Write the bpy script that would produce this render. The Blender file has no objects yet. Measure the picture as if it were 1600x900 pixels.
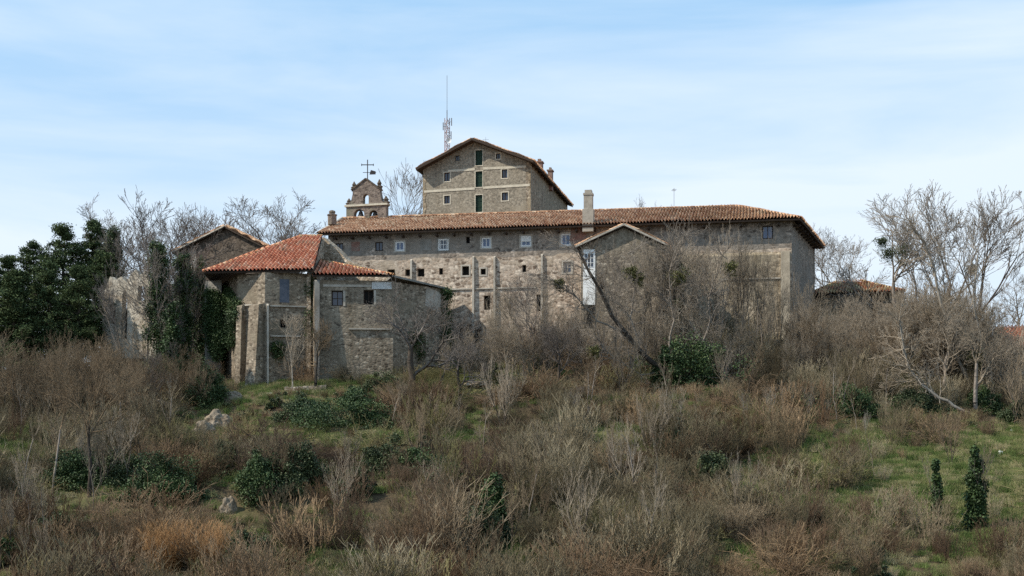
import bpy, bmesh, math, random
import numpy as np
from mathutils import Vector, Matrix, noise
from mathutils.geometry import tessellate_polygon

# ------------------------------------------------------------------ camera, sky, sun
S = bpy.context.scene
FOC = 2000.0; CX = 800.0; HOR = 700.0
cam_d = bpy.data.cameras.new('camera'); cam = bpy.data.objects.new('camera', cam_d)
S.collection.objects.link(cam); S.camera = cam
cam.location = (0, 0, 0); cam.rotation_euler = (math.radians(90), 0, 0)
cam_d.sensor_width = 36; cam_d.lens = FOC / 1600 * 36
cam_d.shift_y = (HOR - 450) / 1600
cam_d.clip_end = 9000; cam_d.clip_start = 0.5

SUN = Vector((-.69, -.20, .69)).normalized()
elev = math.asin(SUN.z); azim = math.atan2(SUN.x, SUN.y)
W = bpy.data.worlds.new('World'); S.world = W; W.use_nodes = True
nt = W.node_tree; N = nt.nodes; L = nt.links
bg = N['Background']; bg.inputs[1].default_value = 0.13
sky = N.new('ShaderNodeTexSky'); sky.sky_type = 'NISHITA'; sky.sun_disc = False
sky.sun_elevation = elev; sky.sun_rotation = azim; sky.air_density = 1.1; sky.dust_density = 0.9; sky.ozone_density = 1.6
sky.altitude = 700
tc = N.new('ShaderNodeTexCoord')
mp = N.new('ShaderNodeMapping'); mp.inputs['Scale'].default_value = (1.0, 1.0, 6.5); mp.inputs['Rotation'].default_value = (0.0, 0.14, 0.0)
nz = N.new('ShaderNodeTexNoise'); nz.inputs['Scale'].default_value = 2.6; nz.inputs['Detail'].default_value = 7
nz.inputs['Roughness'].default_value = .52; nz.inputs['Distortion'].default_value = .35
rp = N.new('ShaderNodeValToRGB'); rp.color_ramp.elements[0].position = .30; rp.color_ramp.elements[1].position = .80
rp.color_ramp.elements[0].color = (0, 0, 0, 1); rp.color_ramp.elements[1].color = (.75, .75, .75, 1)
mx = N.new('ShaderNodeMixRGB'); mx.inputs[2].default_value = (5.1, 5.85, 6.55, 1)
L.new(tc.outputs['Generated'], mp.inputs[0]); L.new(mp.outputs[0], nz.inputs[0]); L.new(nz.outputs[0], rp.inputs[0])
air = N.new('ShaderNodeMixRGB'); air.inputs[0].default_value = .82; air.inputs[2].default_value = (1.6, 3.7, 6.1, 1); L.new(sky.outputs[0], air.inputs[1])
sx_ = N.new('ShaderNodeSeparateXYZ'); L.new(tc.outputs['Generated'], sx_.inputs[0])
mr = N.new('ShaderNodeMapRange'); mr.inputs[1].default_value = .40; mr.inputs[2].default_value = .13; mr.inputs[3].default_value = 0; mr.inputs[4].default_value = .72; L.new(sx_.outputs[2], mr.inputs[0])
sm = N.new('ShaderNodeMath'); sm.operation = 'ADD'; sm.use_clamp = True; L.new(rp.outputs[0], sm.inputs[0]); L.new(mr.outputs[0], sm.inputs[1])
L.new(sm.outputs[0], mx.inputs[0]); L.new(air.outputs[0], mx.inputs[1]); L.new(mx.outputs[0], bg.inputs[0])

sl = bpy.data.lights.new('sun', 'SUN'); sl.energy = 4.6; sl.angle = math.radians(.6); sl.color = (1, .93, .81)
so = bpy.data.objects.new('sun', sl); S.collection.objects.link(so)
so.rotation_euler = (-SUN).to_track_quat('-Z', 'Y').to_euler(); so.location = SUN * 300
S.view_settings.view_transform = 'Standard'; S.view_settings.look = 'None'
S.view_settings.exposure = 0.32; S.view_settings.gamma = 1.0; S.view_settings.use_curve_mapping = False
S.cycles.max_bounces = 5; S.cycles.diffuse_bounces = 2; S.cycles.transparent_max_bounces = 4
S.cycles.use_denoising = False; S.cycles.sample_clamp_indirect = 3.0; S.cycles.sample_clamp_direct = 6.0
COL = S.collection

# ------------------------------------------------------------------ helpers
def at(px, py, Y): return Vector(((px - CX) / FOC * Y, Y, (HOR - py) / FOC * Y))
def px_of(x, y, z): return CX + FOC * x / y, HOR - FOC * z / y
def tag(o, label=None, cat=None, group=None, kind=None):
    if label: o['label'] = label
    if cat: o['category'] = cat
    if group: o['group'] = group
    if kind: o['kind'] = kind
    return o
def thing(name, label, cat, loc, group=None):
    o = bpy.data.objects.new(name, None); COL.objects.link(o); o.location = Vector(loc)
    o.empty_display_size = .3
    return tag(o, label, cat, group)
def root_loc(o):
    v = Vector((0, 0, 0))
    while o: v += o.location; o = o.parent
    return v
def link_mesh(name, me, mat, parent=None, loc=None):
    if mat: me.materials.append(mat)
    o = bpy.data.objects.new(name, me); COL.objects.link(o)
    if parent: o.parent = parent
    if loc is not None: o.location = loc
    return o
def obj(name, bm, mat, parent=None, smooth=False, mats=()):
    """bm in world coordinates"""
    if parent: bmesh.ops.translate(bm, vec=-root_loc(parent), verts=bm.verts)
    me = bpy.data.meshes.new(name); bm.to_mesh(me); bm.free()
    if smooth: me.polygons.foreach_set('use_smooth', [True] * len(me.polygons))
    o = link_mesh(name, me, mat, parent)
    for m in mats: me.materials.append(m)
    return o
def tobj(name, bm, mat, label, cat, group=None, loc=None, kind=None):
    """top-level single mesh with its origin at its base"""
    if loc is None:
        xs = [v.co for v in bm.verts]
        loc = Vector((sum(v.x for v in xs) / len(xs), sum(v.y for v in xs) / len(xs), min(v.z for v in xs)))
    bmesh.ops.translate(bm, vec=-Vector(loc), verts=bm.verts)
    me = bpy.data.meshes.new(name); bm.to_mesh(me); bm.free()
    o = link_mesh(name, me, mat, None, loc); return tag(o, label, cat, group, kind)

def poly3(bm, pts):
    return bm.faces.new([bm.verts.new(p) for p in pts])
def hexa(bm, b4, t4):
    """solid from bottom ring and top ring (4 points each)"""
    b = [bm.verts.new(p) for p in b4]; t = [bm.verts.new(p) for p in t4]
    bm.faces.new(b[::-1]); bm.faces.new(t)
    for i in range(len(b)):
        j = (i + 1) % len(b); bm.faces.new([b[i], b[j], t[j], t[i]])
def prism(bm, ring, dz=None, vec=None):
    v = Vector((0, 0, dz)) if vec is None else Vector(vec)
    hexa(bm, [Vector(p) for p in ring], [Vector(p) + v for p in ring])
def bar(bm, a, b, w, h=None, up=Vector((0, 0, 1))):
    a = Vector(a); b = Vector(b); h = h or w; d = (b - a).normalized()
    s = d.cross(up)
    if s.length < 1e-3: s = d.cross(Vector((1, 0, 0)))
    s.normalize(); t = s.cross(d).normalized()
    r = [a + s * w / 2 * i + t * h / 2 * j for i, j in ((-1, -1), (1, -1), (1, 1), (-1, 1))]
    prism(bm, r, vec=b - a)
def lathe(bm, base, prof, n=8):
    rings = []
    for r, z in prof:
        rings.append([bm.verts.new(base + Vector((r * math.cos(i * 2 * math.pi / n), r * math.sin(i * 2 * math.pi / n), z))) for i in range(n)])
    for a, b in zip(rings, rings[1:]):
        for i in range(n): bm.faces.new([a[i], a[(i + 1) % n], b[(i + 1) % n], b[i]])
    bm.faces.new(rings[0][::-1]); bm.faces.new(rings[-1])

class Plane:
    """a vertical wall plane through two ground points; outward side is to the right of a->b seen from above (towards the viewer)"""
    def __init__(s, a, b):
        s.a = Vector((a[0], a[1], 0)); s.b = Vector((b[0], b[1], 0)); s.d = (s.b - s.a).normalized()
        s.n = Vector((s.d.y, -s.d.x, 0)); s.len = (s.b - s.a).length
    def uz(s, px, py):
        r = Vector(((px - CX) / FOC, 1, (HOR - py) / FOC))
        t = s.a.dot(s.n) / r.dot(s.n); p = r * t
        return (p - s.a).dot(s.d), p.z
    def P(s, u, z, out=0.0): return s.a + s.d * u + s.n * out + Vector((0, 0, z))
    def rect(s, x0, y0, x1, y1):
        u0, z1 = s.uz(x0, y0); u1, z0 = s.uz(x1, y1); return (u0, z0, u1, z1)

def slab(bm, pl, outline, holes=(), out=0.0, thick=.5, jag=0):
    """wall slab with real openings; outline CCW (u,z) seen from outside; holes = lists of (u,z)"""
    loops = [outline] + [list(h) for h in holes]
    allp = [p for lp in loops for p in lp]
    tris = tessellate_polygon([[Vector((u, z, 0)) for u, z in lp] for lp in loops])
    for o_, flip in ((out, False), (out - thick, True)):
        vs = [bm.verts.new(pl.P(u, z, o_)) for u, z in allp]
        for t in tris:
            a, b, c = (allp[i] for i in t)
            area = (b[0] - a[0]) * (c[1] - a[1]) - (b[1] - a[1]) * (c[0] - a[0])
            if abs(area) < 1e-9: continue
            t = list(t)
            if (area < 0) != flip: t.reverse()
            bm.faces.new([vs[i] for i in t])
    for k, lp in enumerate(loops):
        n = len(lp)
        for i in range(n):
            a, b = lp[i], lp[(i + 1) % n]
            q = [pl.P(*a, out), pl.P(*a, out - thick), pl.P(*b, out - thick), pl.P(*b, out)]
            poly3(bm, q if k == 0 else q)
    bmesh.ops.recalc_face_normals(bm, faces=bm.faces)
def rl(r): u0, z0, u1, z1 = r; return [(u0, z0), (u1, z0), (u1, z1), (u0, z1)]
def arch(u0, z0, u1, z1, n=8):
    r = (u1 - u0) / 2; c = (u0 + u1) / 2
    return [(u0, z0), (u1, z0)] + [(c + r * math.cos(math.pi * k / n), z1 - r + r * math.sin(math.pi * k / n)) for k in range(n + 1)]

# ------------------------------------------------------------------ materials
def mat(name, base=(.5, .5, .5), rough=.9, spec=.2):
    m = bpy.data.materials.new(name); m.use_nodes = True
    b = m.node_tree.nodes['Principled BSDF']; b.inputs['Base Color'].default_value = (*base, 1)
    b.inputs['Roughness'].default_value = rough; b.inputs['Specular IOR Level'].default_value = spec
    return m
def ramp(nt, cols):
    r = nt.nodes.new('ShaderNodeValToRGB'); e = r.color_ramp.elements
    while len(e) < len(cols): e.new(.5)
    for i, (p, c) in enumerate(cols): e[i].position = p; e[i].color = (*c, 1)
    return r
def mixc(nt, fac, a, b, mode='MIX'):
    m = nt.nodes.new('ShaderNodeMixRGB'); m.blend_type = mode
    for i, v in ((0, fac), (1, a), (2, b)):
        if isinstance(v, bpy.types.NodeSocket): nt.links.new(v, m.inputs[i])
        else: m.inputs[i].default_value = v if i == 0 else (*v, 1)
    return m.outputs[0]
def tnoise(nt, vec, scale, detail=4, rough=.55, dist=0):
    n = nt.nodes.new('ShaderNodeTexNoise'); nt.links.new(vec, n.inputs['Vector'])
    n.inputs['Scale'].default_value = scale; n.inputs['Detail'].default_value = detail
    n.inputs['Roughness'].default_value = rough; n.inputs['Distortion'].default_value = dist
    return n.outputs[0]
def coords(nt, scale=(1, 1, 1), rot=(0, 0, 0)):
    t = nt.nodes.new('ShaderNodeTexCoord'); m = nt.nodes.new('ShaderNodeMapping')
    m.inputs['Scale'].default_value = scale; m.inputs['Rotation'].default_value = rot
    nt.links.new(t.outputs['Object'], m.inputs[0]); return m.outputs[0]
def stone(name, cols, mortar, size=.42, stain=(.45, .40, .33), stain_amt=.55, mortar_w=.09, patch=None, patch_t=(.52, .60), bump=.5):
    m = mat(name, rough=.95, spec=.1); nt = m.node_tree; b = nt.nodes['Principled BSDF']
    v0 = coords(nt, (1 / size, 1 / size, 1.7 / size)); raw = coords(nt)
    wob = nt.nodes.new('ShaderNodeTexNoise'); nt.links.new(v0, wob.inputs[0]); wob.inputs['Scale'].default_value = .8
    ad = nt.nodes.new('ShaderNodeMixRGB'); ad.blend_type = 'ADD'; ad.inputs[0].default_value = .6
    nt.links.new(v0, ad.inputs[1]); nt.links.new(wob.outputs['Color'], ad.inputs[2])
    vor = nt.nodes.new('ShaderNodeTexVoronoi'); nt.links.new(ad.outputs[0], vor.inputs['Vector']); vor.inputs['Scale'].default_value = 1
    sep = nt.nodes.new('ShaderNodeSeparateColor'); nt.links.new(vor.outputs['Color'], sep.inputs[0])
    r = ramp(nt, cols); nt.links.new(sep.outputs[0], r.inputs[0])
    ved = nt.nodes.new('ShaderNodeTexVoronoi'); ved.feature = 'DISTANCE_TO_EDGE'
    nt.links.new(ad.outputs[0], ved.inputs['Vector']); ved.inputs['Scale'].default_value = 1
    er = ramp(nt, [(mortar_w * .5, (1, 1, 1)), (mortar_w * 1.5, (0, 0, 0))]); nt.links.new(ved.outputs[0], er.inputs[0])
    c = mixc(nt, er.outputs[0], r.outputs[0], mortar)
    n2 = tnoise(nt, raw, 4.2, 6, .7); r2 = ramp(nt, [(.3, (.5, .5, .5)), (.7, (1.45, 1.45, 1.45))]); nt.links.new(n2, r2.inputs[0])
    c = mixc(nt, 1, c, r2.outputs[0], 'MULTIPLY')
    if patch:
        pn = tnoise(nt, coords(nt, (1, 1, 1.5)), .23, 6, .6, .8); pr = ramp(nt, [(patch_t[0], (0, 0, 0)), (patch_t[1], (1, 1, 1))]); nt.links.new(pn, pr.inputs[0])
        pc = mixc(nt, tnoise(nt, raw, 3, 5, .7), tuple(x * .75 for x in patch), tuple(min(1, x * 1.25) for x in patch))
        mm = nt.nodes.new('ShaderNodeMath'); mm.operation = 'MULTIPLY'; mm.inputs[1].default_value = .75; nt.links.new(pr.outputs[0], mm.inputs[0])
        c = mixc(nt, mm.outputs[0], c, pc)
    # weather stains drawn out downwards
    sn = tnoise(nt, coords(nt, (1.3, 1.3, .22)), 1.0, 6, .65, .4); sr = ramp(nt, [(.45, (0, 0, 0)), (.75, (stain_amt,) * 3)]); nt.links.new(sn, sr.inputs[0])
    c = mixc(nt, sr.outputs[0], c, mixc(nt, 1, c, stain, 'MULTIPLY'))
    c = mixc(nt, 1, c, (.89, .875, .86), 'MULTIPLY')
    nt.links.new(c, b.inputs['Base Color'])
    bp = nt.nodes.new('ShaderNodeBump'); bp.inputs['Strength'].default_value = bump; bp.inputs['Distance'].default_value = .12
    hh = mixc(nt, .35, ved.outputs[0], n2); nt.links.new(hh, bp.inputs['Height']); nt.links.new(bp.outputs[0], b.inputs['Normal'])
    return m
def mottle(name, c0, c1, scale=2, rough=.9, c2=None, scale2=.3, spec=.15, stretch=(1, 1, 1), bump=0):
    m = mat(name, rough=rough, spec=spec); nt = m.node_tree; b = nt.nodes['Principled BSDF']
    r = ramp(nt, [(.32, c0), (.68, c1)]); v = coords(nt, stretch)
    n = tnoise(nt, v, scale, 6, .65); nt.links.new(n, r.inputs[0]); c = r.outputs[0]
    if c2:
        r2 = ramp(nt, [(.46, (0, 0, 0)), (.62, (1, 1, 1))]); nt.links.new(tnoise(nt, v, scale2, 5, .6, .5), r2.inputs[0])
        c = mixc(nt, r2.outputs[0], c, c2)
    nt.links.new(c, b.inputs['Base Color'])
    if bump:
        bp = nt.nodes.new('ShaderNodeBump'); bp.inputs['Strength'].default_value = bump; bp.inputs['Distance'].default_value = .1
        nt.links.new(n, bp.inputs['Height']); nt.links.new(bp.outputs[0], b.inputs['Normal'])
    return m
def tiles(name, cols, lichen, lt=(.5, .62), lscale=.35):
    m = mat(name, rough=.88, spec=.15); nt = m.node_tree; b = nt.nodes['Principled BSDF']
    a = nt.nodes.new('ShaderNodeAttribute'); a.attribute_name = 'tone'
    r = ramp(nt, cols); nt.links.new(a.outputs['Fac'], r.inputs[0])
    raw = coords(nt); ln = tnoise(nt, raw, lscale, 7, .7, .6); lr = ramp(nt, [(lt[0], (0, 0, 0)), (lt[1], (.85, .85, .85))]); nt.links.new(ln, lr.inputs[0])
    lc = mixc(nt, a.outputs['Fac'], tuple(x * .5 for x in lichen), tuple(x * 1.4 for x in lichen))
    c = mixc(nt, lr.outputs[0], r.outputs[0], lc)
    sn = tnoise(nt, raw, 3, 5, .7); sr = ramp(nt, [(.3, (.65, .65, .65)), (.7, (1.25, 1.25, 1.25))]); nt.links.new(sn, sr.inputs[0])
    nt.links.new(mixc(nt, 1, c, sr.outputs[0], 'MULTIPLY'), b.inputs['Base Color']); return m
def rnd_mat(name, cols, rough=.95, spec=.05, attr=None, var=.35):
    """colour picked per plant (object info random), small variation through the plant"""
    m = mat(name, rough=rough, spec=spec); nt = m.node_tree; b = nt.nodes['Principled BSDF']
    oi = nt.nodes.new('ShaderNodeObjectInfo'); r = ramp(nt, cols); nt.links.new(oi.outputs['Random'], r.inputs[0])
    raw = coords(nt); n = tnoise(nt, raw, 1.7, 4, .7)
    r2 = ramp(nt, [(.3, (1 - var,) * 3), (.7, (1 + var,) * 3)]); nt.links.new(n, r2.inputs[0])
    nt.links.new(mixc(nt, 1, r.outputs[0], r2.outputs[0], 'MULTIPLY'), b.inputs['Base Color']); return m
def leaf_mat(name, cols, rough=.6, spec=.25):
    m = mat(name, rough=rough, spec=spec); nt = m.node_tree; b = nt.nodes['Principled BSDF']
    a = nt.nodes.new('ShaderNodeAttribute'); a.attribute_name = 'tone'
    r = ramp(nt, cols); nt.links.new(a.outputs['Fac'], r.inputs[0]); nt.links.new(r.outputs[0], b.inputs['Base Color']); return m

M = {}
M['wing'] = stone('wing_stone', [(0, (.15, .11, .085)), (.3, (.36, .28, .215)), (.6, (.50, .40, .315)), (1, (.74, .64, .53))], (.50, .42, .34), .50,
                  patch=(.46, .385, .30), patch_t=(.54, .60), stain_amt=.45)
M['wing_up'] = stone('grey_brown_stone', [(0, (.12, .10, .085)), (.4, (.27, .225, .185)), (.8, (.38, .32, .265)), (1, (.52, .44, .37))], (.30, .26, .22), .45,
                  patch=(.27, .245, .215), patch_t=(.44, .54), stain_amt=.5)
M['batter'] = stone('yellowish_stone', [(0, (.17, .135, .095)), (.5, (.34, .28, .20)), (1, (.52, .44, .33))], (.33, .28, .21), .40, patch=(.32, .27, .19), stain_amt=.8)
M['high'] = stone('high_house_stone', [(0, (.20, .18, .145)), (.5, (.28, .25, .20)), (1, (.36, .325, .26))], (.29, .26, .21), .30, patch=(.33, .295, .23), stain_amt=.4, bump=.3)
M['chancel'] = stone('chancel_stone', [(0, (.11, .09, .07)), (.35, (.24, .195, .15)), (.75, (.34, .28, .215)), (1, (.52, .45, .36))], (.28, .24, .185), .34,
                     patch=(.29, .25, .19), stain_amt=.7)
M['dark_stone'] = stone('dark_stone', [(0, (.07, .055, .045)), (.5, (.12, .095, .075)), (1, (.19, .15, .12))], (.13, .11, .09), .35)
M['belfry'] = stone('belfry_stone', [(0, (.11, .09, .08)), (.5, (.20, .165, .145)), (1, (.30, .25, .21))], (.24, .2, .17), .34, patch=(.2, .2, .15))
M['rubble'] = stone('rubble_stone', [(0, (.22, .17, .12)), (.4, (.42, .34, .26)), (1, (.66, .58, .48))], (.34, .28, .21), .34, bump=.9)
M['plaster'] = mottle('white_plaster', (.50, .46, .39), (.72, .68, .60), 1.3, c2=(.26, .21, .155), scale2=.55)
M['bright_plaster'] = mottle('bright_plaster', (.74, .73, .69), (.88, .87, .84), 1.8)
M['trim'] = mottle('pale_trim', (.42, .38, .30), (.58, .53, .43), 2.5)
M['lime'] = mottle('lime_render', (.31, .275, .225), (.50, .455, .39), 1.5)
M['chimney'] = mottle('chimney_render', (.26, .23, .19), (.40, .36, .30), 2.0)
M['greyrender'] = mottle('grey_render', (.20, .19, .17), (.30, .28, .25), 1.2, c2=(.16, .15, .13), scale2=.4)
M['tile'] = tiles('old_tiles', [(0, (.30, .145, .08)), (.4, (.47, .26, .15)), (.75, (.59, .36, .215)), (1, (.70, .50, .34))], (.38, .31, .19), (.56, .72))
M['tile_red'] = tiles('red_tiles', [(0, (.38, .125, .065)), (.3, (.53, .205, .115)), (.8, (.60, .265, .155)), (1, (.66, .40, .27))], (.34, .27, .18), (.54, .68), .3)
M['tile_mix'] = tiles('ochre_tiles', [(0, (.28, .10, .05)), (.4, (.45, .18, .09)), (.8, (.5, .32, .16)), (1, (.62, .48, .3))], (.33, .27, .14), (.5, .6), .4)
M['brick'] = mottle('old_brick', (.17, .09, .07), (.28, .16, .125), 3.0, c2=(.24, .19, .155), scale2=.9)
M['wood'] = mottle('dark_wood', (.035, .026, .02), (.07, .05, .038), 6)
M['wood_green'] = mottle('green_shutter', (.012, .03, .02), (.025, .05, .035), 4, rough=.6)
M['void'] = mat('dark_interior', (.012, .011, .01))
M['glass'] = mat('old_glass', (.03, .045, .075), .12, .6)
M['glass_blue'] = mat('blue_glass', (.07, .11, .20), .15, .6)
M['white'] = mottle('white_paint', (.60, .60, .58), (.80, .80, .78), 5, rough=.6)
M['metal'] = mat('dull_metal', (.20, .20, .21), .5, .5)
M['iron'] = mat('iron', (.04, .035, .035), .6, .4)
M['redwhite'] = mottle('mast_paint', (.45, .42, .42), (.30, .12, .10), .8)
M['sheet'] = mottle('corrugated_sheet', (.50, .50, .48), (.70, .70, .68), 3, rough=.5, stretch=(6, 6, .5))
M['rock'] = mottle('pale_rock', (.12, .095, .07), (.29, .24, .18), 3.4, c2=(.26, .2, .14), scale2=.8, bump=.8)
M['bark_d'] = rnd_mat('dark_bark', [(0, (.05, .042, .035)), (1, (.09, .074, .06))])
M['bark_m'] = rnd_mat('brown_bark', [(0, (.10, .082, .066)), (1, (.13, .108, .088))])
M['bark_g'] = rnd_mat('grey_bark', [(0, (0.156, 0.131, 0.114)), (0.5, (0.218, 0.188, 0.16)), (1, (0.281, 0.24, 0.205))])
M['bark_p'] = rnd_mat('pale_bark', [(0, (0.212, 0.187, 0.154)), (1, (0.306, 0.274, 0.232))])
M['twig_b'] = rnd_mat('brown_twigs', [(0, (0.139, 0.103, 0.067)), (0.5, (0.185, 0.139, 0.093)), (1, (0.227, 0.178, 0.123))])
M['twig_g'] = rnd_mat('grey_twigs', [(0, (0.186, 0.155, 0.118)), (0.5, (0.261, 0.215, 0.162)), (1, (0.337, 0.284, 0.223))])
M['twig_s'] = rnd_mat('silhouette_twigs', [(0, (.11, .095, .085)), (1, (.19, .165, .145))])
M['twig_m'] = rnd_mat('branch_twigs', [(0, (.16, .135, .11)), (1, (.25, .215, .18))])
M['sc_brown'] = rnd_mat('brown_scrub', [(0, (0.065, 0.043, 0.026)), (0.3, (0.171, 0.111, 0.068)), (0.6, (0.228, 0.164, 0.107)), (1, (0.336, 0.234, 0.141))])
M['sc_grey'] = rnd_mat('grey_scrub', [(0, (0.064, 0.051, 0.032)), (0.4, (0.148, 0.124, 0.078)), (0.75, (0.215, 0.177, 0.116)), (1, (0.334, 0.281, 0.189))])
M['sc_red'] = rnd_mat('reddish_scrub', [(0, (0.083, 0.054, 0.036)), (0.5, (0.178, 0.123, 0.083)), (0.8, (0.211, 0.167, 0.104)), (1, (0.316, 0.247, 0.17))])
M['sc_dark'] = rnd_mat('dark_scrub', [(0, (0.066, 0.044, 0.035)), (0.5, (0.104, 0.075, 0.053)), (1, (0.113, 0.099, 0.063))])
M['sc_olive'] = rnd_mat('olive_scrub', [(0, (0.101, 0.095, 0.043)), (0.5, (0.193, 0.172, 0.081)), (1, (0.258, 0.224, 0.119))])
M['sc_russet'] = rnd_mat('russet_shoots', [(0, (.32, .185, .085)), (1, (.42, .25, .125))])
M['lf_ivy'] = leaf_mat('ivy_leaves', [(0, (.018, .034, .013)), (.5, (.042, .072, .025)), (.85, (.07, .105, .036)), (1, (.13, .16, .065))])
M['lf_bush'] = leaf_mat('bramble_leaves', [(0, (.022, .034, .016)), (.5, (.05, .07, .03)), (.85, (.085, .105, .045)), (1, (.16, .16, .09))])
M['lf_pine'] = leaf_mat('pine_needles', [(0, (.028, .042, .018)), (.5, (.058, .082, .034)), (.9, (.09, .12, .05)), (1, (.14, .155, .075))], .8, .1)
M['lf_mist'] = leaf_mat('mistletoe_leaves', [(0, (.05, .055, .018)), (1, (.13, .125, .04))])
M['lf_grass'] = rnd_mat('grass_blades', [(0, (.09, .13, .04)), (.4, (.14, .185, .06)), (.7, (.23, .23, .10)), (1, (.36, .31, .18))])
M['lf_brown'] = leaf_mat('dead_leaves', [(0, (.12, .07, .04)), (1, (.34, .19, .10))], .9, .05)

# ------------------------------------------------------------------ terrain
PY = [-40, 0, 10, 25, 45, 60, 70, 80, 90, 100, 108, 116, 122, 130, 150, 200, 400, 900, 3000]
PZ = [1, -1.7, -4, -8.5, -11, -8.0, -5.4, -2.3, .5, 3.0, 5.0, 7.2, 9.0, 11, 13, 13, -12, -40, -90]
def fbm(x, y, s, seed=0): return noise.noise(Vector((x * s + seed, y * s - seed, seed * .37)))
STEPS = (-6.3, -3.6, -.2, 2.6, 5.0)
def ground(x, y):
    yy = y + 2.2 * fbm(x, y, .045, 3) * (1 if y > 50 else .2) + (2.2 if x < -5 else 0) * 0
    z = float(np.interp(yy, PY, PZ))
    # the hill falls away at both sides
    if y > 85:
        f = min(1, (y - 85) / 30)
        if x > 24: z -= f * min(3.5, (x - 24) * .08)
        if x < -16: z -= f * min(4.0, (-16 - x) * .10)
        if x > -4: z += f * min(1.6, (x + 4) * .12) * (1 if x < 24 else max(0, 1 - (x - 24) / 14))
    if 60 < y < 122:
        # old field terraces: short risers between gentler treads
        for i, s in enumerate(STEPS):
            zc = s + 1.4 * fbm(x, 0, .03, 11 + i)
            d = z - zc
            if abs(d) < 1.3:
                k = d / 1.3; amp = .55 * max(0, min(1, .35 + 1.6 * fbm(x, s, .05, 21 + i) + .35))
                z += amp * math.sin(math.pi * k) * (1 if x < 16 else .45)
        z += .35 * fbm(x, y, .22, 5) + .12 * fbm(x, y, .9, 7)
    return z
def gpt(px, py, y0=60, y1=135):
    """ground point seen at a picture position (used only while laying things out)"""
    a = (px - CX) / FOC; b = (HOR - py) / FOC; Y = y0
    while Y < y1:
        if ground(a * Y, Y) > b * Y: break
        Y += .5
    return Vector((a * Y, Y, ground(a * Y, Y)))
def spaced(segs):
    out = []
    for a, b, st in segs: out += list(np.arange(a, b, st))
    out.append(segs[-1][1]); return out
gx = spaced([(-3000, -400, 200), (-400, -80, 20), (-80, -48, 2), (-48, 48, .6), (48, 80, 2), (80, 400, 20), (400, 3000, 200)])
gy = spaced([(-300, -40, 40), (-40, 55, 3), (55, 130, .55), (130, 200, 4), (200, 400, 20), (400, 3000, 130)])
gv = np.array([(x, y, ground(x, y)) for y in gy for x in gx], dtype=np.float32)
nxg, nyg = len(gx), len(gy)
ii, jj = np.meshgrid(np.arange(nxg - 1), np.arange(nyg - 1)); k0 = (jj * nxg + ii).ravel()
gq = np.stack([k0, k0 + 1, k0 + 1 + nxg, k0 + nxg], 1)
def fast_mesh(name, verts, quads, tone=None, smooth=False):
    me = bpy.data.meshes.new(name); verts = np.asarray(verts, np.float32); quads = np.asarray(quads, np.int32)
    n = quads.shape[1]
    me.vertices.add(len(verts)); me.vertices.foreach_set('co', verts.ravel())
    me.loops.add(quads.size); me.loops.foreach_set('vertex_index', quads.ravel())
    me.polygons.add(len(quads)); me.polygons.foreach_set('loop_start', np.arange(0, quads.size, n, dtype=np.int32))
    me.polygons.foreach_set('loop_total', np.full(len(quads), n, np.int32))
    if smooth: me.polygons.foreach_set('use_smooth', np.ones(len(quads), bool))
    me.update(calc_edges=True)
    if tone is not None:
        a = me.attributes.new('tone', 'FLOAT', 'FACE'); a.data.foreach_set('value', np.asarray(tone, np.float32))
    return me
mg = mat('hillside_ground', rough=1, spec=.05); nt = mg.node_tree; v = coords(nt)
r1 = ramp(nt, [(.32, (.065, .048, .034)), (.48, (.10, .078, .05)), (.60, (.10, .098, .045)), (.74, (.09, .115, .036))])
nt.links.new(tnoise(nt, v, .09, 7, .68, .5), r1.inputs[0])
ga = nt.nodes.new('ShaderNodeAttribute'); ga.attribute_name = 'turf'
r3 = ramp(nt, [(.28, (.10, .09, .045)), (.42, (.10, .13, .04)), (.55, (.13, .175, .05)), (.66, (.19, .20, .08)), (.78, (.20, .165, .095))]); nt.links.new(tnoise(nt, v, .55, 7, .72, .4), r3.inputs[0])
r1 = type('o', (), {'outputs': [mixc(nt, ga.outputs['Fac'], r1.outputs[0], r3.outputs[0])]})
r2 = ramp(nt, [(.3, (.6, .6, .6)), (.7, (1.4, 1.35, 1.25))]); nt.links.new(tnoise(nt, v, 1.6, 6, .75), r2.inputs[0])
nt.links.new(mixc(nt, 1, r1.outputs[0], r2.outputs[0], 'MULTIPLY'), nt.nodes['Principled BSDF'].inputs['Base Color'])
hill = tag(link_mesh('hillside', fast_mesh('hillside', gv, gq, smooth=True), mg), kind='structure')

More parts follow.
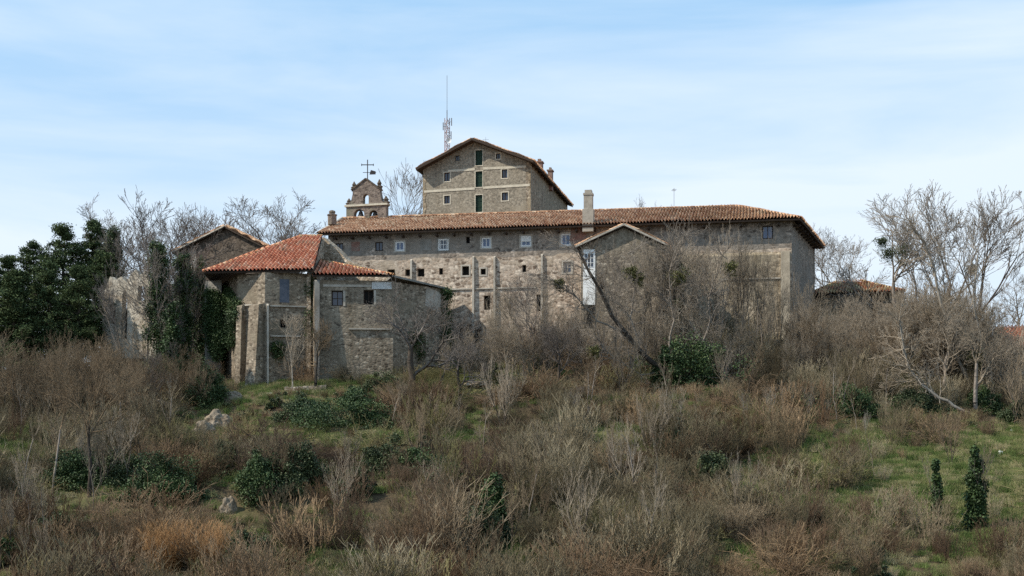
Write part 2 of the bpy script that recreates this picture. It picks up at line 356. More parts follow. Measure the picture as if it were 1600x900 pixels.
# ------------------------------------------------------------------ roofs
def roof_slope(bm_store, A, B, poly, rng, period=.23, course=.42, amp=.10, thick=.16):
    """tiled slope: A->B eave direction, poly = convex outline in world points (planar). Returns arrays added to bm_store"""
    A = Vector(A); ux = (Vector(B) - A).normalized()
    far = max(poly, key=lambda p: ((Vector(p) - A) - ux * (Vector(p) - A).dot(ux)).length)
    vy = Vector(far) - A; vy = (vy - ux * vy.dot(ux)).normalized(); nn = ux.cross(vy)
    if nn.z < 0: nn = -nn
    P2 = [((Vector(p) - A).dot(ux), (Vector(p) - A).dot(vy)) for p in poly]
    u0 = min(p[0] for p in P2); u1 = max(p[0] for p in P2); v1 = max(p[1] for p in P2)
    def span(u):
        u = min(max(u, u0 + 1e-4), u1 - 1e-4); vs = []
        for i in range(len(P2)):
            a, b = P2[i], P2[(i + 1) % len(P2)]
            if (a[0] - u) * (b[0] - u) <= 0 and abs(a[0] - b[0]) > 1e-6:
                vs.append(a[1] + (b[1] - a[1]) * (u - a[0]) / (b[0] - a[0]))
        return (min(vs), max(vs)) if vs else (0, 0)
    sub = 6; nu = int((u1 - u0) / period) * sub; V, F, T = bm_store
    us = [u0 + (u1 - u0) * i / nu for i in range(nu + 1)]; sp = [span(u) for u in us]
    nc = int(v1 / course) + 1
    colj = [rng.uniform(-.04, .04) for _ in range(nu // sub + 2)]
    for c in range(nc):
        va, vb = c * course, (c + 1) * course
        for k in range(0, nu, sub):
            tone = rng.random(); col = k // sub; lift = rng.uniform(0, .012)
            base = len(V); ok = False
            for i in range(k, min(k + sub, nu) + 1):
                lo, hi = sp[i]; a = min(max(va + colj[col], lo), hi); b = min(max(vb + colj[col] * (c < nc - 1), lo), hi)
                if b - a > 1e-3: ok = True
                ph = math.cos(2 * math.pi * (i - k) / sub); h = amp * (-ph) + amp
                w = .012 * math.sin(us[i] * 1.3 + c * .7) + .05 * noise.noise(Vector((us[i] * .16, va * .3, 1))) + .05
                V.append(A + ux * us[i] + vy * a + nn * (thick + h + .03 + lift + w)); V.append(A + ux * us[i] + vy * b + nn * (thick + h + w))
            if not ok: del V[base:]; continue
            for i in range(min(sub, nu - k)):
                q = base + 2 * i; F.append((q, q + 2, q + 3, q + 1)); T.append(tone)
    # closed under-slab
    return nn
def roof_obj(name, slopes, material, parent, seed=1, under=None, period=.30, thick=.16):
    rng = random.Random(seed); st = ([], [], [])
    bm = bmesh.new(); nrm = []
    for A, B, poly in slopes:
        nn = roof_slope(st, A, B, poly, rng, period=period, thick=thick)
        ring = [Vector(p) for p in poly]; prism(bm, ring, vec=nn * (thick - .02))
    o0 = root_loc(parent)
    me = fast_mesh(name, [v - o0 for v in st[0]], st[1], st[2])
    ro = link_mesh(name, me, material, parent)
    obj('roof_boards', bm, under or M['wood'], ro)
    # roof_boards is a child of the roof at the same origin
    return ro
def ridge_caps(pts, material, parent, r=.16, seed=5, name='ridge_tiles'):
    rng = random.Random(seed); V, F, T = [], [], []; o0 = root_loc(parent)
    for a, b in zip(pts, pts[1:]):
        a = Vector(a); b = Vector(b); L_ = (b - a).length; n = max(1, int(L_ / .4)); d = (b - a) / n
        s = d.cross(Vector((0, 0, 1))).normalized(); up = s.cross(d).normalized()
        for k in range(n):
            p = a + d * k; t = rng.random(); base = len(V); j = rng.uniform(-.015, .015)
            for (q, rr) in ((p, r * 1.12), (p + d * 1.05, r * .95)):
                for i in range(6):
                    th = math.pi * i / 5; V.append(q + s * rr * math.cos(th) + up * (rr * math.sin(th) + j) - o0)
            for i in range(5): F.append((base + i, base + i + 1, base + 7 + i, base + 6 + i)); T.append(t)
            F.append((base, base + 1, base + 4, base + 5)); T.append(t)
    return link_mesh(name, fast_mesh(name, V, F, T), material, parent)

def window(parent, pl, r, frame=None, pane=None, depth=.22, bars=(1, 1), fw=.09, name='window', wall_out=0.0, label=None, shutter=None):
    u0, z0, u1, z1 = r; out = wall_out - depth; bm = bmesh.new()
    def bx(a, b, c, d, o, t):
        q = [pl.P(a, b, o), pl.P(c, b, o), pl.P(c, b, o + t), pl.P(a, b, o + t)]; prism(bm, q, dz=d - b)
    bx(u0 + .002, z0 + .002, u0 + fw, z1 - .002, out, .07); bx(u1 - fw, z0 + .002, u1 - .002, z1 - .002, out, .07)
    bx(u0 + fw, z0 + .002, u1 - fw, z0 + fw, out, .07); bx(u0 + fw, z1 - fw, u1 - fw, z1 - .002, out, .07)
    for i in range(bars[0]):
        c = u0 + (u1 - u0) * (i + 1) / (bars[0] + 1); bx(c - .03, z0 + fw, c + .03, z1 - fw, out + .005, .055)
    for i in range(bars[1]):
        c = z0 + (z1 - z0) * (i + 1) / (bars[1] + 1); bx(u0 + fw, c - .025, u1 - fw, c + .025, out + .012, .04)
    w = obj(name, bm, frame or M['wood'], parent)
    if label: w['label'] = label
    bm = bmesh.new(); q = [pl.P(u0 + .01, z0 + .01, out - .03), pl.P(u1 - .01, z0 + .01, out - .03), pl.P(u1 - .01, z0 + .01, out + .01), pl.P(u0 + .01, z0 + .01, out + .01)]
    prism(bm, q, dz=z1 - z0 - .02); obj('pane', bm, pane or M['glass'], w)
    if shutter:
        bm = bmesh.new(); zz = z0 + (z1 - z0) * shutter
        q = [pl.P(u0 + .03, zz, out + .075), pl.P(u1 - .03, zz, out + .075), pl.P(u1 - .03, zz, out + .105), pl.P(u0 + .03, zz, out + .105)]
        prism(bm, q, dz=z1 - zz - .03); obj('roller_blind', bm, M['white'], w)
    return w
def surround(parent, pl, r, m, w=.13, t=.03, out=0.0, name='window_surround'):
    u0, z0, u1, z1 = r; bm = bmesh.new()
    slab(bm, pl, rl((u0 - w, z0 - w, u1 + w, z1 + w)), [rl(r)], out=out + t, thick=t + .05)
    return obj(name, bm, m, parent)
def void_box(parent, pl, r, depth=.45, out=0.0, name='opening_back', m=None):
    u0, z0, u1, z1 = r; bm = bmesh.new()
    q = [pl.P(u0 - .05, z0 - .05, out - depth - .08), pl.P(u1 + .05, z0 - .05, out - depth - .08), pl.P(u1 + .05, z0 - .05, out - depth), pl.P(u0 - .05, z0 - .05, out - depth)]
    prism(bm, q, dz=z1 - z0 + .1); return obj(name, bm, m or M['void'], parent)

# ------------------------------------------------------------------ the long wing
rng = random.Random(4)
WA = Vector((-18.3, 127.4)); WB = Vector((26.0, 119.0)); WC = Vector((31.7, 134.2)); WD = Vector((-15.6, 141.5))
pw = Plane(WA, WB); EZ = 21.1
wing = thing('monastery_wing', 'long stone monastery wing with ochre tiled roof and rows of small windows across the hilltop', 'building', ((WA.x + WB.x) / 2, (WA.y + WB.y) / 2, 8))
up_rects = [(524, 380, 536, 393), (586, 378, 598, 392), (617, 377, 632, 392), (684, 373, 701, 391), (752, 371, 767, 387), (813, 368, 830, 385), (876, 365, 892, 384), (1191, 353, 1208, 373)]
low_rects = [(605, 421, 617, 431), (633, 421, 641, 431), (652, 420, 663, 432), (686, 419, 692, 429), (722, 416, 733, 430), (751, 420, 759, 429), (816, 414, 822, 425), (880, 409, 893, 426),
             (756, 462, 766, 484), (838, 460, 849, 486)]
dots = [(602, 400, 607, 405), (674, 400, 678, 405), (728, 370, 734, 380), (737, 396, 741, 401), (771, 396, 775, 401), (836, 397, 840, 402), (846, 395, 850, 400)]
HZ = pw.uz(700, 403)[1]                         # height where the greyer upper band of colour begins
def split(rects): return [pw.rect(*r) for r in rects]
U = split(up_rects) + split([d for d in dots if d[1] < 385]); Lw = split(low_rects) + split([d for d in dots if d[1] > 385])
# uneven line between the greyer upper band and the warmer lower one
zs = []
nJ = 60
for i in range(nJ + 1):
    u = pw.len * i / nJ; zs.append((u, HZ + .35 * noise.noise(Vector((u * .35, 0, 2))) + .12 * noise.noise(Vector((u * 1.7, 3, 2)))))
def zj(u): return float(np.interp(u, [a for a, b in zs], [b for a, b in zs]))
Lw = [(a, b, c, min(d, zj((a + c) / 2) - .12)) for a, b, c, d in Lw]
Lw = [r for r in Lw if r[3] - r[1] > .12]
bm = bmesh.new(); slab(bm, pw, [(0, 4.5), (pw.len, 4.5)] + zs[::-1], [rl(r) for r in Lw], thick=.7)
obj('lower_wall', bm, M['wing'], wing)
bm = bmesh.new(); slab(bm, pw, zs + [(pw.len, EZ + .25), (0, EZ + .25)], [rl(r) for r in U], out=-.03, thick=.67)
obj('upper_wall', bm, M['wing_up'], wing)
pside = Plane(WB, WC); pback = Plane(WC, WD); pleft = Plane(WD, WA)
bm = bmesh.new()
for p_ in (pside, pback, pleft):
    slab(bm, p_, [(0, 4.5), (p_.len, 4.5), (p_.len, EZ + .25), (0, EZ + .25)], thick=.6)
obj('end_wall', bm, M['wing_up'], wing)
def eave(P, n1, n2, ov=.95):
    """corner pushed out along both wall normals"""
    a = Matrix(((n1.x, n1.y), (n2.x, n2.y))); s = a.inverted() @ Vector((ov, ov)); return Vector((P.x + s.x, P.y + s.y))
eA = eave(WA, pw.n, pleft.n, .9); eB = eave(WB, pw.n, pside.n, .9); eC = eave(WC, pside.n, pback.n, .9); eD = eave(WD, pback.n, pleft.n, .9)
RZ = 23.95
mL = (WA + WD) / 2; mR = (WB + WC) / 2; dr = (mR - mL).normalized()
R1 = mR - dr * 6.6; R0 = mL - dr * .9
def v3(p, z): return Vector((p.x, p.y, z))
ez = EZ - .1
roof_obj('roof', [(v3(eA, ez), v3(eB, ez), [v3(eA, ez), v3(eB, ez), v3(R1, RZ), v3(R0, RZ)]),
                  (v3(eB, ez), v3(eC, ez), [v3(eB, ez), v3(eC, ez), v3(R1, RZ)]),
                  (v3(eC, ez), v3(eD, ez), [v3(eC, ez), v3(eD, ez), v3(R0, RZ), v3(R1, RZ)])], M['tile'], wing, seed=3)
ridge_caps([v3(R0, RZ + .18), v3(R1, RZ + .18), v3(eB, ez + .2)], M['tile'], wing)
ridge_caps([v3(R0, RZ + .2), v3(eA, ez + .2)], M['lime'], wing, .14, name='verge_mortar')
for i in range(int(pw.len / 1.72)):
    u = .9 + i * 1.72; bm = bmesh.new()
    bar(bm, pw.P(u, EZ - .36, -.1), pw.P(u, EZ - .30, .72), .17, .2); obj('rafter_end', bm, M['wood'], wing)
for i in range(int(pside.len / 1.72)):
    u = .9 + i * 1.72; bm = bmesh.new()
    bar(bm, pside.P(u, EZ - .36, -.1), pside.P(u, EZ - .30, .72), .17, .2); obj('rafter_end', bm, M['wood'], wing)
styles = {0: (M['wood'], M['glass'], None), 1: (M['wood'], M['glass'], None), 2: (M['white'], M['glass_blue'], None), 3: (M['white'], M['glass'], None), 4: (M['white'], M['glass_blue'], None),
          5: (M['white'], M['glass_blue'], .45), 6: (M['white'], M['glass_blue'], None), 7: (M['wood'], M['glass_blue'], None)}
for i in range(8):
    f, p_, sh = styles[i]
    window(wing, pw, U[i], f, p_, depth=.14, bars=(3, 1) if i == 3 else (1, 0), fw=.16 if f == M['white'] else .09, wall_out=-.03, shutter=sh,
           label=('white framed window with pale shutter' if sh else None))
    if f == M['white']: surround(wing, pw, U[i], M['lime'] if i != 3 else M['greyrender'], w=.12, t=.02, out=-.03)
for k, r in enumerate(U[8:] + Lw): void_box(wing, pw, r, depth=.42)
for r in (low_rects[4], low_rects[5], low_rects[7]):
    q = pw.rect(*r); q = (q[0], q[1], q[2], min(q[3], zj(q[0]) - .12)); surround(wing, pw, q, M['lime'], w=.15)
window(wing, pw, Lw[7], M['lime'], M['glass'], depth=.2)
# blind, walled-up windows
for (x0, y0, x1, y1) in ((549, 378, 562, 392), (657, 374, 674, 391), (1111, 398, 1125, 415)):
    bm = bmesh.new(); slab(bm, pw, rl(pw.rect(x0, y0, x1, y1)), out=-.005 if y0 < 395 else .03, thick=.06); obj('walled_up_window', bm, M['brick'] if x0 < 600 else M['greyrender'], wing)
# brick patch left of the annex, thin buttresses (drain pilasters) on the lower wall
bm = bmesh.new(); r = pw.rect(893, 354, 916, 388); slab(bm, pw, [(r[0] + .3, r[1]), (r[2], r[1] - .3), (r[2], r[3]), (r[0], r[3] - .2), (r[0] - .2, r[1] + .8)], out=0, thick=.05); obj('brick_panel', bm, M['brick'], wing)
for x, y0, y1 in ((643, 405, 440), (740, 400, 515), (773, 400, 520), (847, 397, 520)):
    u, z1 = pw.uz(x, y0); _, z0 = pw.uz(x, y1); bm = bmesh.new()
    hexa(bm, [pw.P(u - .11, 6, 0), pw.P(u + .11, 6, 0), pw.P(u + .11, 6, .34), pw.P(u - .11, 6, .34)][::-1], [pw.P(u - .09, z1, 0), pw.P(u + .09, z1, 0), pw.P(u + .09, z1 - .15, .2), pw.P(u - .09, z1 - .15, .2)][::-1])
    bmesh.ops.recalc_face_normals(bm, faces=bm.faces); obj('thin_buttress', bm, M['lime'], wing)
bm = bmesh.new(); q = pw.rect(694, 446, 838, 450); q2 = pw.P(q[0], q[1], 0)
prism(bm, [pw.P(q[0], q[1], 0), pw.P(q[0], q[1], .12), pw.P(q[2], q[1], .12), pw.P(q[2], q[1], 0)], dz=.12); bmesh.ops.recalc_face_normals(bm, faces=bm.faces); obj('stone_ledge', bm, M['lime'], wing)
# thicker yellowish lower wall on the right with its corner buttress
bm = bmesh.new(); a = pw.uz(1046, 395); b = pw.uz(1229, 393)
zt = pw.uz(1200, 394)[1]; us = a[0]; ue = pw.len - 1.0
hexa(bm, [pw.P(us, 4.5, 0), pw.P(us, 4.5, 1.1), pw.P(ue, 4.5, 1.1), pw.P(ue, 4.5, 0)], [pw.P(us, zt, 0), pw.P(us, zt - .3, .38), pw.P(ue, zt - .3, .38), pw.P(ue, zt, 0)])
bmesh.ops.recalc_face_normals(bm, faces=bm.faces); obj('battered_wall', bm, M['batter'], wing)
bm = bmesh.new(); zt2 = zt + .05
hexa(bm, [pw.P(ue, 4.5, -.2), pw.P(ue, 4.5, 1.7), pw.P(ue + .9, 4.5, 1.7), pw.P(ue + .9, 4.5, -.2)], [pw.P(ue, zt2, -.2), pw.P(ue, zt2 - .1, .7), pw.P(ue + .8, zt2 - .1, .7), pw.P(ue + .8, zt2, -.2)])
bmesh.ops.recalc_face_normals(bm, faces=bm.faces); bt = obj('corner_buttress', bm, mottle('beige_render', (.30, .25, .185), (.46, .395, .30), 1.6, c2=(.25, .21, .16), scale2=.5), wing)
bm = bmesh.new(); zz = pw.uz(1200, 437)[1]
prism(bm, [pw.P(ue - 5.5, zz, .3), pw.P(ue - 5.5, zz, .62), pw.P(ue - .02, zz, .62), pw.P(ue - .02, zz, .3)], dz=.12); bmesh.ops.recalc_face_normals(bm, faces=bm.faces); obj('stone_ledge', bm, M['lime'], wing)
# chimney on the front slope
c = at(919.5, 340, 122.2); bm = bmesh.new(); zt = at(919, 300, 122.2).z
def boxc(bm, x, y, z0, z1, w, d, ang=-.19):
    cs, sn = math.cos(ang), math.sin(ang); f = lambda a, b: Vector((x + a * cs - b * sn, y + a * sn + b * cs, z0))
    prism(bm, [f(-w, -d), f(w, -d), f(w, d), f(-w, d)], dz=z1 - z0)
boxc(bm, c.x, c.y, 20.6, 22.75, .52, .5); boxc(bm, c.x, c.y, 22.75, zt - .35, .41, .40); boxc(bm, c.x, c.y, zt - .35, zt - .15, .46, .45); boxc(bm, c.x, c.y, zt - .15, zt + .15, .33, .33)
obj('chimney', bm, M['chimney'], wing)
bm = bmesh.new(); p = at(519, 333, 130.5); lathe(bm, Vector((p.x, p.y, p.z - 1.2)), [(.45, 0), (.45, .9), (.52, .95), (.52, 1.05), (.28, 1.12), (.34, 1.3), (.30, 1.42), (.1, 1.5)], 8); obj('stone_finial', bm, M['belfry'], wing, smooth=False)
p = v3(R0.lerp(R1, (1054 - 512) / (1150 - 512)), RZ)
an = thing('roof_antenna', 'thin television antenna on the ridge of the long wing, right of the chimney', 'antenna', p)
bm = bmesh.new(); bar(bm, p, p + Vector((0, 0, 2.2)), .035); obj('pole', bm, M['metal'], an)
bm = bmesh.new(); bar(bm, p + Vector((-.1, -.5, 2.0)), p + Vector((.1, .5, 2.0)), .025)
for k in range(5): bar(bm, p + Vector((-.22, -.4 + k * .2, 2.0)), p + Vector((.22, -.4 + k * .2, 2.0)), .015)
obj('aerial', bm, M['metal'], an)

# ------------------------------------------------------------------ gabled annex against the wing
ax0 = at(908, 0, 114.5); ax1 = at(1034, 0, 113.6); pa = Plane((ax0.x, ax0.y), (ax1.x, ax1.y))
annex = thing('gabled_annex', 'small stone annex with pale edged gable and white plaster strip before the long wing', 'building', ((ax0.x + ax1.x) / 2, 114, 8))
apu, apz = pa.uz(975, 355); elz = pa.uz(908, 385)[1]
hw = pa.rect(913, 396, 928, 418); h2 = pa.rect(938, 440, 944, 452)
bm = bmesh.new(); slab(bm, pa, [(0, 4.5), (pa.len, 4.5), (pa.len, elz), (apu, apz - .05), (0, elz)], [rl(h2)], thick=.5); obj('front_wall', bm, M['chancel'], annex)
bm = bmesh.new()
for (s, e) in (((ax0.x, ax0.y), (ax0.x + 1.2, 124)), ((ax1.x + 1.2, 123), (ax1.x, ax1.y))):
    p_ = Plane(e, s) if s[1] < e[1] else Plane((ax1.x, ax1.y), (ax1.x + 1.2, 123)); slab(bm, p_, [(0, 4.5), (p_.len, 4.5), (p_.len, elz), (0, elz)], thick=.4)
obj('side_wall', bm, M['wing'], annex)
r = pa.rect(911, 390, 930, 476); bm = bmesh.new(); slab(bm, pa, rl(r), [rl(hw)], out=.06, thick=.06); obj('plaster_panel', bm, M['bright_plaster'], annex)
window(annex, pa, hw, M['white'], M['glass'], depth=.05, bars=(2, 2), wall_out=.06, fw=.06)
void_box(annex, pa, h2)
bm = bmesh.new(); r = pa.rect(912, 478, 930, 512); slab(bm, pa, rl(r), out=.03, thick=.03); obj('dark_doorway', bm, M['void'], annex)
bk = Vector((1.5, 7.5, 0)); o_ = .4
def pe(u, z, o=0.0): return pa.P(u, z, o)
lE = pe(-.5, elz - .22, o_); rE = pe(pa.len + .5, elz - .22, o_); ap = pe(apu, apz, o_)
roof_obj('roof', [(lE, lE + bk, [lE, lE + bk, ap + bk, ap]), (rE + bk, rE, [rE + bk, rE, ap, ap + bk])], M['tile'], annex, seed=8, thick=.1)
bm = bmesh.new()
for s in (lE, rE): bar(bm, s + Vector((0, -.03, .14)), ap + Vector((0, -.03, .2)), .10, .16)
obj('verge', bm, M['lime'], annex)

# ------------------------------------------------------------------ high gabled house behind
HA = Vector(((661 - CX) / FOC * 144.2, 144.2)); HB = Vector(((829 - CX) / FOC * 140.6, 140.6))
ph = Plane(HA, HB); nrm = -ph.n; HC = HB + Vector((5.1, 24.0)); HD = HA + Vector((5.1, 24.0))
high = thing('high_gabled_house', 'tall ochre stone house with wide front gable, rising behind the long wing', 'house', ((HA.x + HB.x) / 2, 142, 10))
hz = ph.uz(829, 254)[1]; gu, gz = ph.uz(741, 222)
hwins = [(743, 235, 754, 258), (743, 268, 754, 292), (743, 305, 754, 331), (711, 243, 718, 251), (775, 240, 782, 248), (694, 270, 703, 283), (784, 265, 793, 278), (694, 306, 703, 318), (784, 301, 794, 313)]
HW = [ph.rect(*r) for r in hwins]
bm = bmesh.new(); slab(bm, ph, [(0, 12), (ph.len, 12), (ph.len, hz), (gu, gz), (0, hz)], [rl(r) for r in HW], thick=.5); obj('front_wall', bm, M['high'], high)
ps = Plane(HB, HC); pb2 = Plane(HC, HD); pl2 = Plane(HD, HA)
bm = bmesh.new()
for p_ in (ps, pl2): slab(bm, p_, [(0, 12), (p_.len, 12), (p_.len, hz), (0, hz)], thick=.5)
slab(bm, pb2, [(0, 12), (pb2.len, 12), (pb2.len, hz), (pb2.len - gu, gz), (0, hz)], thick=.5)
obj('side_wall', bm, M['chancel'], high)
for i, r in enumerate(HW):
    if i < 3: window(high, ph, r, M['wood_green'], M['wood_green'], depth=.18, bars=(1, 2), fw=.06)
    else: window(high, ph, r, M['wood'], M['glass'], depth=.2, bars=(1, 0), fw=.06)
    if i not in (3,): surround(high, ph, r, M['trim'], w=.11 if i > 2 else .09, t=.03)
for (xa, ya, xb, yb, sk) in ((663, 299.5, 742, 294.5, 0), (755, 293.5, 828, 289, 0), (700, 267.5, 742, 264.5, 0), (755, 263.5, 822, 260.5, 0)):
    a = ph.uz(xa, ya); b = ph.uz(xb, yb); bm = bmesh.new()
    hexa(bm, [ph.P(a[0], a[1] - .13, .0), ph.P(b[0], b[1] - .13, .0), ph.P(b[0], b[1] - .13, .05), ph.P(a[0], a[1] - .13, .05)], [ph.P(a[0], a[1] + .13, .0), ph.P(b[0], b[1] + .13, .0), ph.P(b[0], b[1] + .13, .05), ph.P(a[0], a[1] + .13, .05)])
    bmesh.ops.recalc_face_normals(bm, faces=bm.faces); obj('string_course', bm, M['trim'], high)
for side in (0, 1):
    bm = bmesh.new()
    for k in range(26):
        z = 12 + k * .78; w = .42 if k % 2 else .26
        if z > hz - .8: break
        u0, u1 = ((-.02, w), (ph.len - w, ph.len + .02))[side]
        prism(bm, [ph.P(u0, z, -.1), ph.P(u0, z, .03), ph.P(u1, z, .03), ph.P(u1, z, -.1)], dz=.78)
    bmesh.ops.recalc_face_normals(bm, faces=bm.faces); obj('corner_stones', bm, M['batter'], high)

ov = 1.0; sd = Vector((5.1, 24.0, 0)); f3 = sd.normalized(); sl_ = (gz - hz) / gu; os_ = .55
eL = ph.P(-os_, hz - sl_ * os_, 0) - f3 * ov; eR = ph.P(ph.len + os_, hz - sl_ * os_, 0) - f3 * ov; aP = ph.P(gu, gz, 0) - f3 * ov; bkv = f3 * (sd.length + 2 * ov)
roof_obj('roof', [(eL, eL + bkv, [eL, eL + bkv, aP + bkv, aP]), (eR + bkv, eR, [eR + bkv, eR, aP, aP + bkv])], M['tile'], high, seed=12, thick=.10)
bm = bmesh.new()
for s in (eL, eR): bar(bm, s - f3 * .05 + Vector((0, 0, .12)), aP - f3 * .05 + Vector((0, 0, .12)), .08, .26)
obj('verge_beam', bm, M['wood'], high)
for i in range(14):
    q = ps.P(1 + i * 1.7, hz - .12, 0); bm = bmesh.new(); bar(bm, q - ps.n * .1, q + ps.n * .7 - Vector((0, 0, .18)), .16, .2); obj('rafter_end', bm, M['wood'], high)
for (x, y0, y1, Y, w) in ((843, 255, 266, 147, .36), (860, 268, 286, 152, .26)):
    c = at(x, y1, Y); t = at(x, y0, Y); bm = bmesh.new(); boxc(bm, c.x, c.y, c.z - .9, t.z, w, .45); boxc(bm, c.x, c.y, t.z, t.z + .14, w + .1, .55); boxc(bm, c.x, c.y, t.z + .14, t.z + .45, w * .5, .25); obj('chimney', bm, M['brick'], high)
p = aP + bkv * .25
an = thing('roof_antenna', 'thin antenna rod on the ridge of the high gabled house', 'antenna', p)
bm = bmesh.new(); bar(bm, p, p + Vector((0, 0, 1.9)), .03); obj('pole', bm, M['metal'], an)
bm = bmesh.new(); bar(bm, p + Vector((-.35, 0, 1.6)), p + Vector((.35, 0, 1.6)), .025); bar(bm, p + Vector((-.25, 0, 1.3)), p + Vector((.25, 0, 1.3)), .025); obj('aerial', bm, M['metal'], an)

# ------------------------------------------------------------------ lattice mast
b = at(698.5, 236, 172); ground_z = ground(b.x, 172)
mast = thing('radio_mast', 'tall thin lattice radio mast with a whip aerial behind the high gabled house', 'mast', (b.x, b.y, ground_z))
zt = at(700, 184, 172).z; bm = bmesh.new(); r_ = .38
cs = [Vector((b.x + r_ * math.cos(t), b.y + r_ * math.sin(t), 0)) for t in (.5, 2.6, 4.7)]
for c in cs: bar(bm, c + Vector((0, 0, ground_z)), c + Vector((0, 0, zt)), .085)
z = ground_z; k = 0
while z < zt - .6:
    for i in range(3):
        a, c = cs[i], cs[(i + 1) % 3]
        if k % 2: a, c = c, a
        bar(bm, a + Vector((0, 0, z)), c + Vector((0, 0, z + .6)), .05); bar(bm, a + Vector((0, 0, z)), c + Vector((0, 0, z)), .04)
    z += .6; k += 1
obj('lattice', bm, M['redwhite'], mast)
bm = bmesh.new(); bar(bm, (b.x, b.y, zt - .5), (b.x, b.y, zt + 1.0), .11); bar(bm, (b.x, b.y, zt + 1), (b.x, b.y, at(0, 118, 172).z), .055); obj('whip_aerial', bm, M['metal'], mast)
for (dx, zz) in ((.62, zt - .6), (-.5, zt - 1.2), (.55, zt - 2.4)):
    bm = bmesh.new(); bar(bm, (b.x + dx, b.y - .2, zz - .5), (b.x + dx, b.y - .2, zz + .5), .22, .12); bar(bm, (b.x, b.y, zz), (b.x + dx, b.y - .2, zz), .05); obj('panel_antenna', bm, M['metal'], mast)
bm = bmesh.new(); c = Vector((b.x + .25, b.y - .55, zt - 3.2))
ring = [bm.verts.new(c + Vector((.36 * math.cos(t * math.pi / 6), 0, .36 * math.sin(t * math.pi / 6)))) for t in range(12)]; ct = bm.verts.new(c + Vector((0, .14, 0)))
for i in range(12): bm.faces.new([ring[i], ring[(i + 1) % 12], ct])
bar(bm, c + Vector((0, .14, 0)), (b.x, b.y, zt - 3.2), .06); obj('dish', bm, M['white'], mast)

# ------------------------------------------------------------------ bell gable
BY = 134.0; b0 = at(541, 0, BY + .6); b1 = at(603.5, 0, BY - .6); pbg = Plane((b0.x, b0.y), (b1.x, b1.y))
bell = thing('bell_gable', 'stone bell gable with small pinnacles and an iron cross, left of the high house', 'bell gable', (at(572, 0, BY).x, BY, 12))
def o2(pts): return [pbg.uz(x, y) for x, y in pts]
outl = o2([(541, 420), (603.5, 420), (603.5, 320), (600, 319), (596, 312), (594, 303), (593, 297), (590, 293), (571.5, 280), (553, 294), (551, 297), (551, 303), (549, 312), (545, 319), (541, 320)])
holes = [arch(*[*pbg.uz(567, 321), *pbg.uz(576, 303)]), arch(*[*pbg.uz(553, 345), *pbg.uz(569, 326)]), arch(*[*pbg.uz(577, 345), *pbg.uz(590, 328)])]
bm = bmesh.new(); slab(bm, pbg, outl, holes, thick=.65); obj('wall', bm, M['belfry'], bell)
bm = bmesh.new(); a = pbg.uz(541, 323.5); b = pbg.uz(603.5, 321.5)
prism(bm, [pbg.P(-.15, a[1], -.78), pbg.P(-.15, a[1], .14), pbg.P(pbg.len + .15, a[1], .14), pbg.P(pbg.len + .15, a[1], -.78)], dz=.2); bmesh.ops.recalc_face_normals(bm, faces=bm.faces)
obj('cornice', bm, M['trim'], bell)
bm = bmesh.new()
for s in ((551, 295), (592, 294)):
    u, z = pbg.uz(*s); u2, z2 = pbg.uz(571.5, 279); q0 = pbg.P(u, z, -.32); q1 = pbg.P(u2, z2, -.32); bar(bm, q0 + (q0 - q1).normalized() * .2, q1, .82, .14)
obj('gable_coping', bm, M['dark_stone'], bell)
for (x, y0, y1, w) in ((551.5, 298, 282.5, .27), (591, 298, 279, .29), (543.5, 322, 309, .29), (601.5, 322, 305, .34)):
    u, z0 = pbg.uz(x, y0); _, z1 = pbg.uz(x, y1); h = z1 - z0; bm = bmesh.new()
    lathe(bm, pbg.P(u, z0, -.32), [(w, 0), (w, h * .3), (w * 1.25, h * .34), (w * 1.25, h * .42), (w * .6, h * .5), (w * .85, h * .66), (w * .5, h * .8), (w * .12, h)], 6); obj('pinnacle', bm, M['dark_stone'], bell)
bm = bmesh.new(); u, z = pbg.uz(571.5, 280); q = pbg.P(u, z, -.5); zt = pbg.uz(571, 248)[1]; zc = pbg.uz(571, 256)[1]
bar(bm, q, Vector((q.x, q.y, zt)), .09); bar(bm, Vector((q.x - .62, q.y, zc)), Vector((q.x + .62, q.y, zc)), .08)
for s in (-.62, .62): bar(bm, Vector((q.x + s, q.y, zc - .12)), Vector((q.x + s, q.y, zc + .12)), .07)
obj('cross', bm, M['iron'], bell)
bm = bmesh.new(); zv = pbg.uz(571, 268)[1]
bar(bm, Vector((q.x - .5, q.y, zv)), Vector((q.x + .9, q.y, zv)), .05)
prism(bm, [Vector((q.x + .2, q.y - .02, zv - .22)), Vector((q.x + .85, q.y - .02, zv - .2)), Vector((q.x + .85, q.y - .02, zv + .12)), Vector((q.x + .35, q.y - .02, zv + .26))], vec=(0, .04, 0))
obj('weather_vane', bm, M['iron'], bell)
for (x0, x1) in ((569, 553), (590, 577)):
    u = (pbg.uz(x0, 330)[0] + pbg.uz(x1, 330)[0]) / 2; q = pbg.P(u, pbg.uz(x0, 338)[1], -.5); bm = bmesh.new()
    lathe(bm, q, [(.40, 0), (.34, .12), (.24, .35), (.2, .55), (.08, .66)], 10)
    bar(bm, q + Vector((-.5, 0, .7)), q + Vector((.5, 0, .7)), .1); obj('bell', bm, M['iron'], bell)

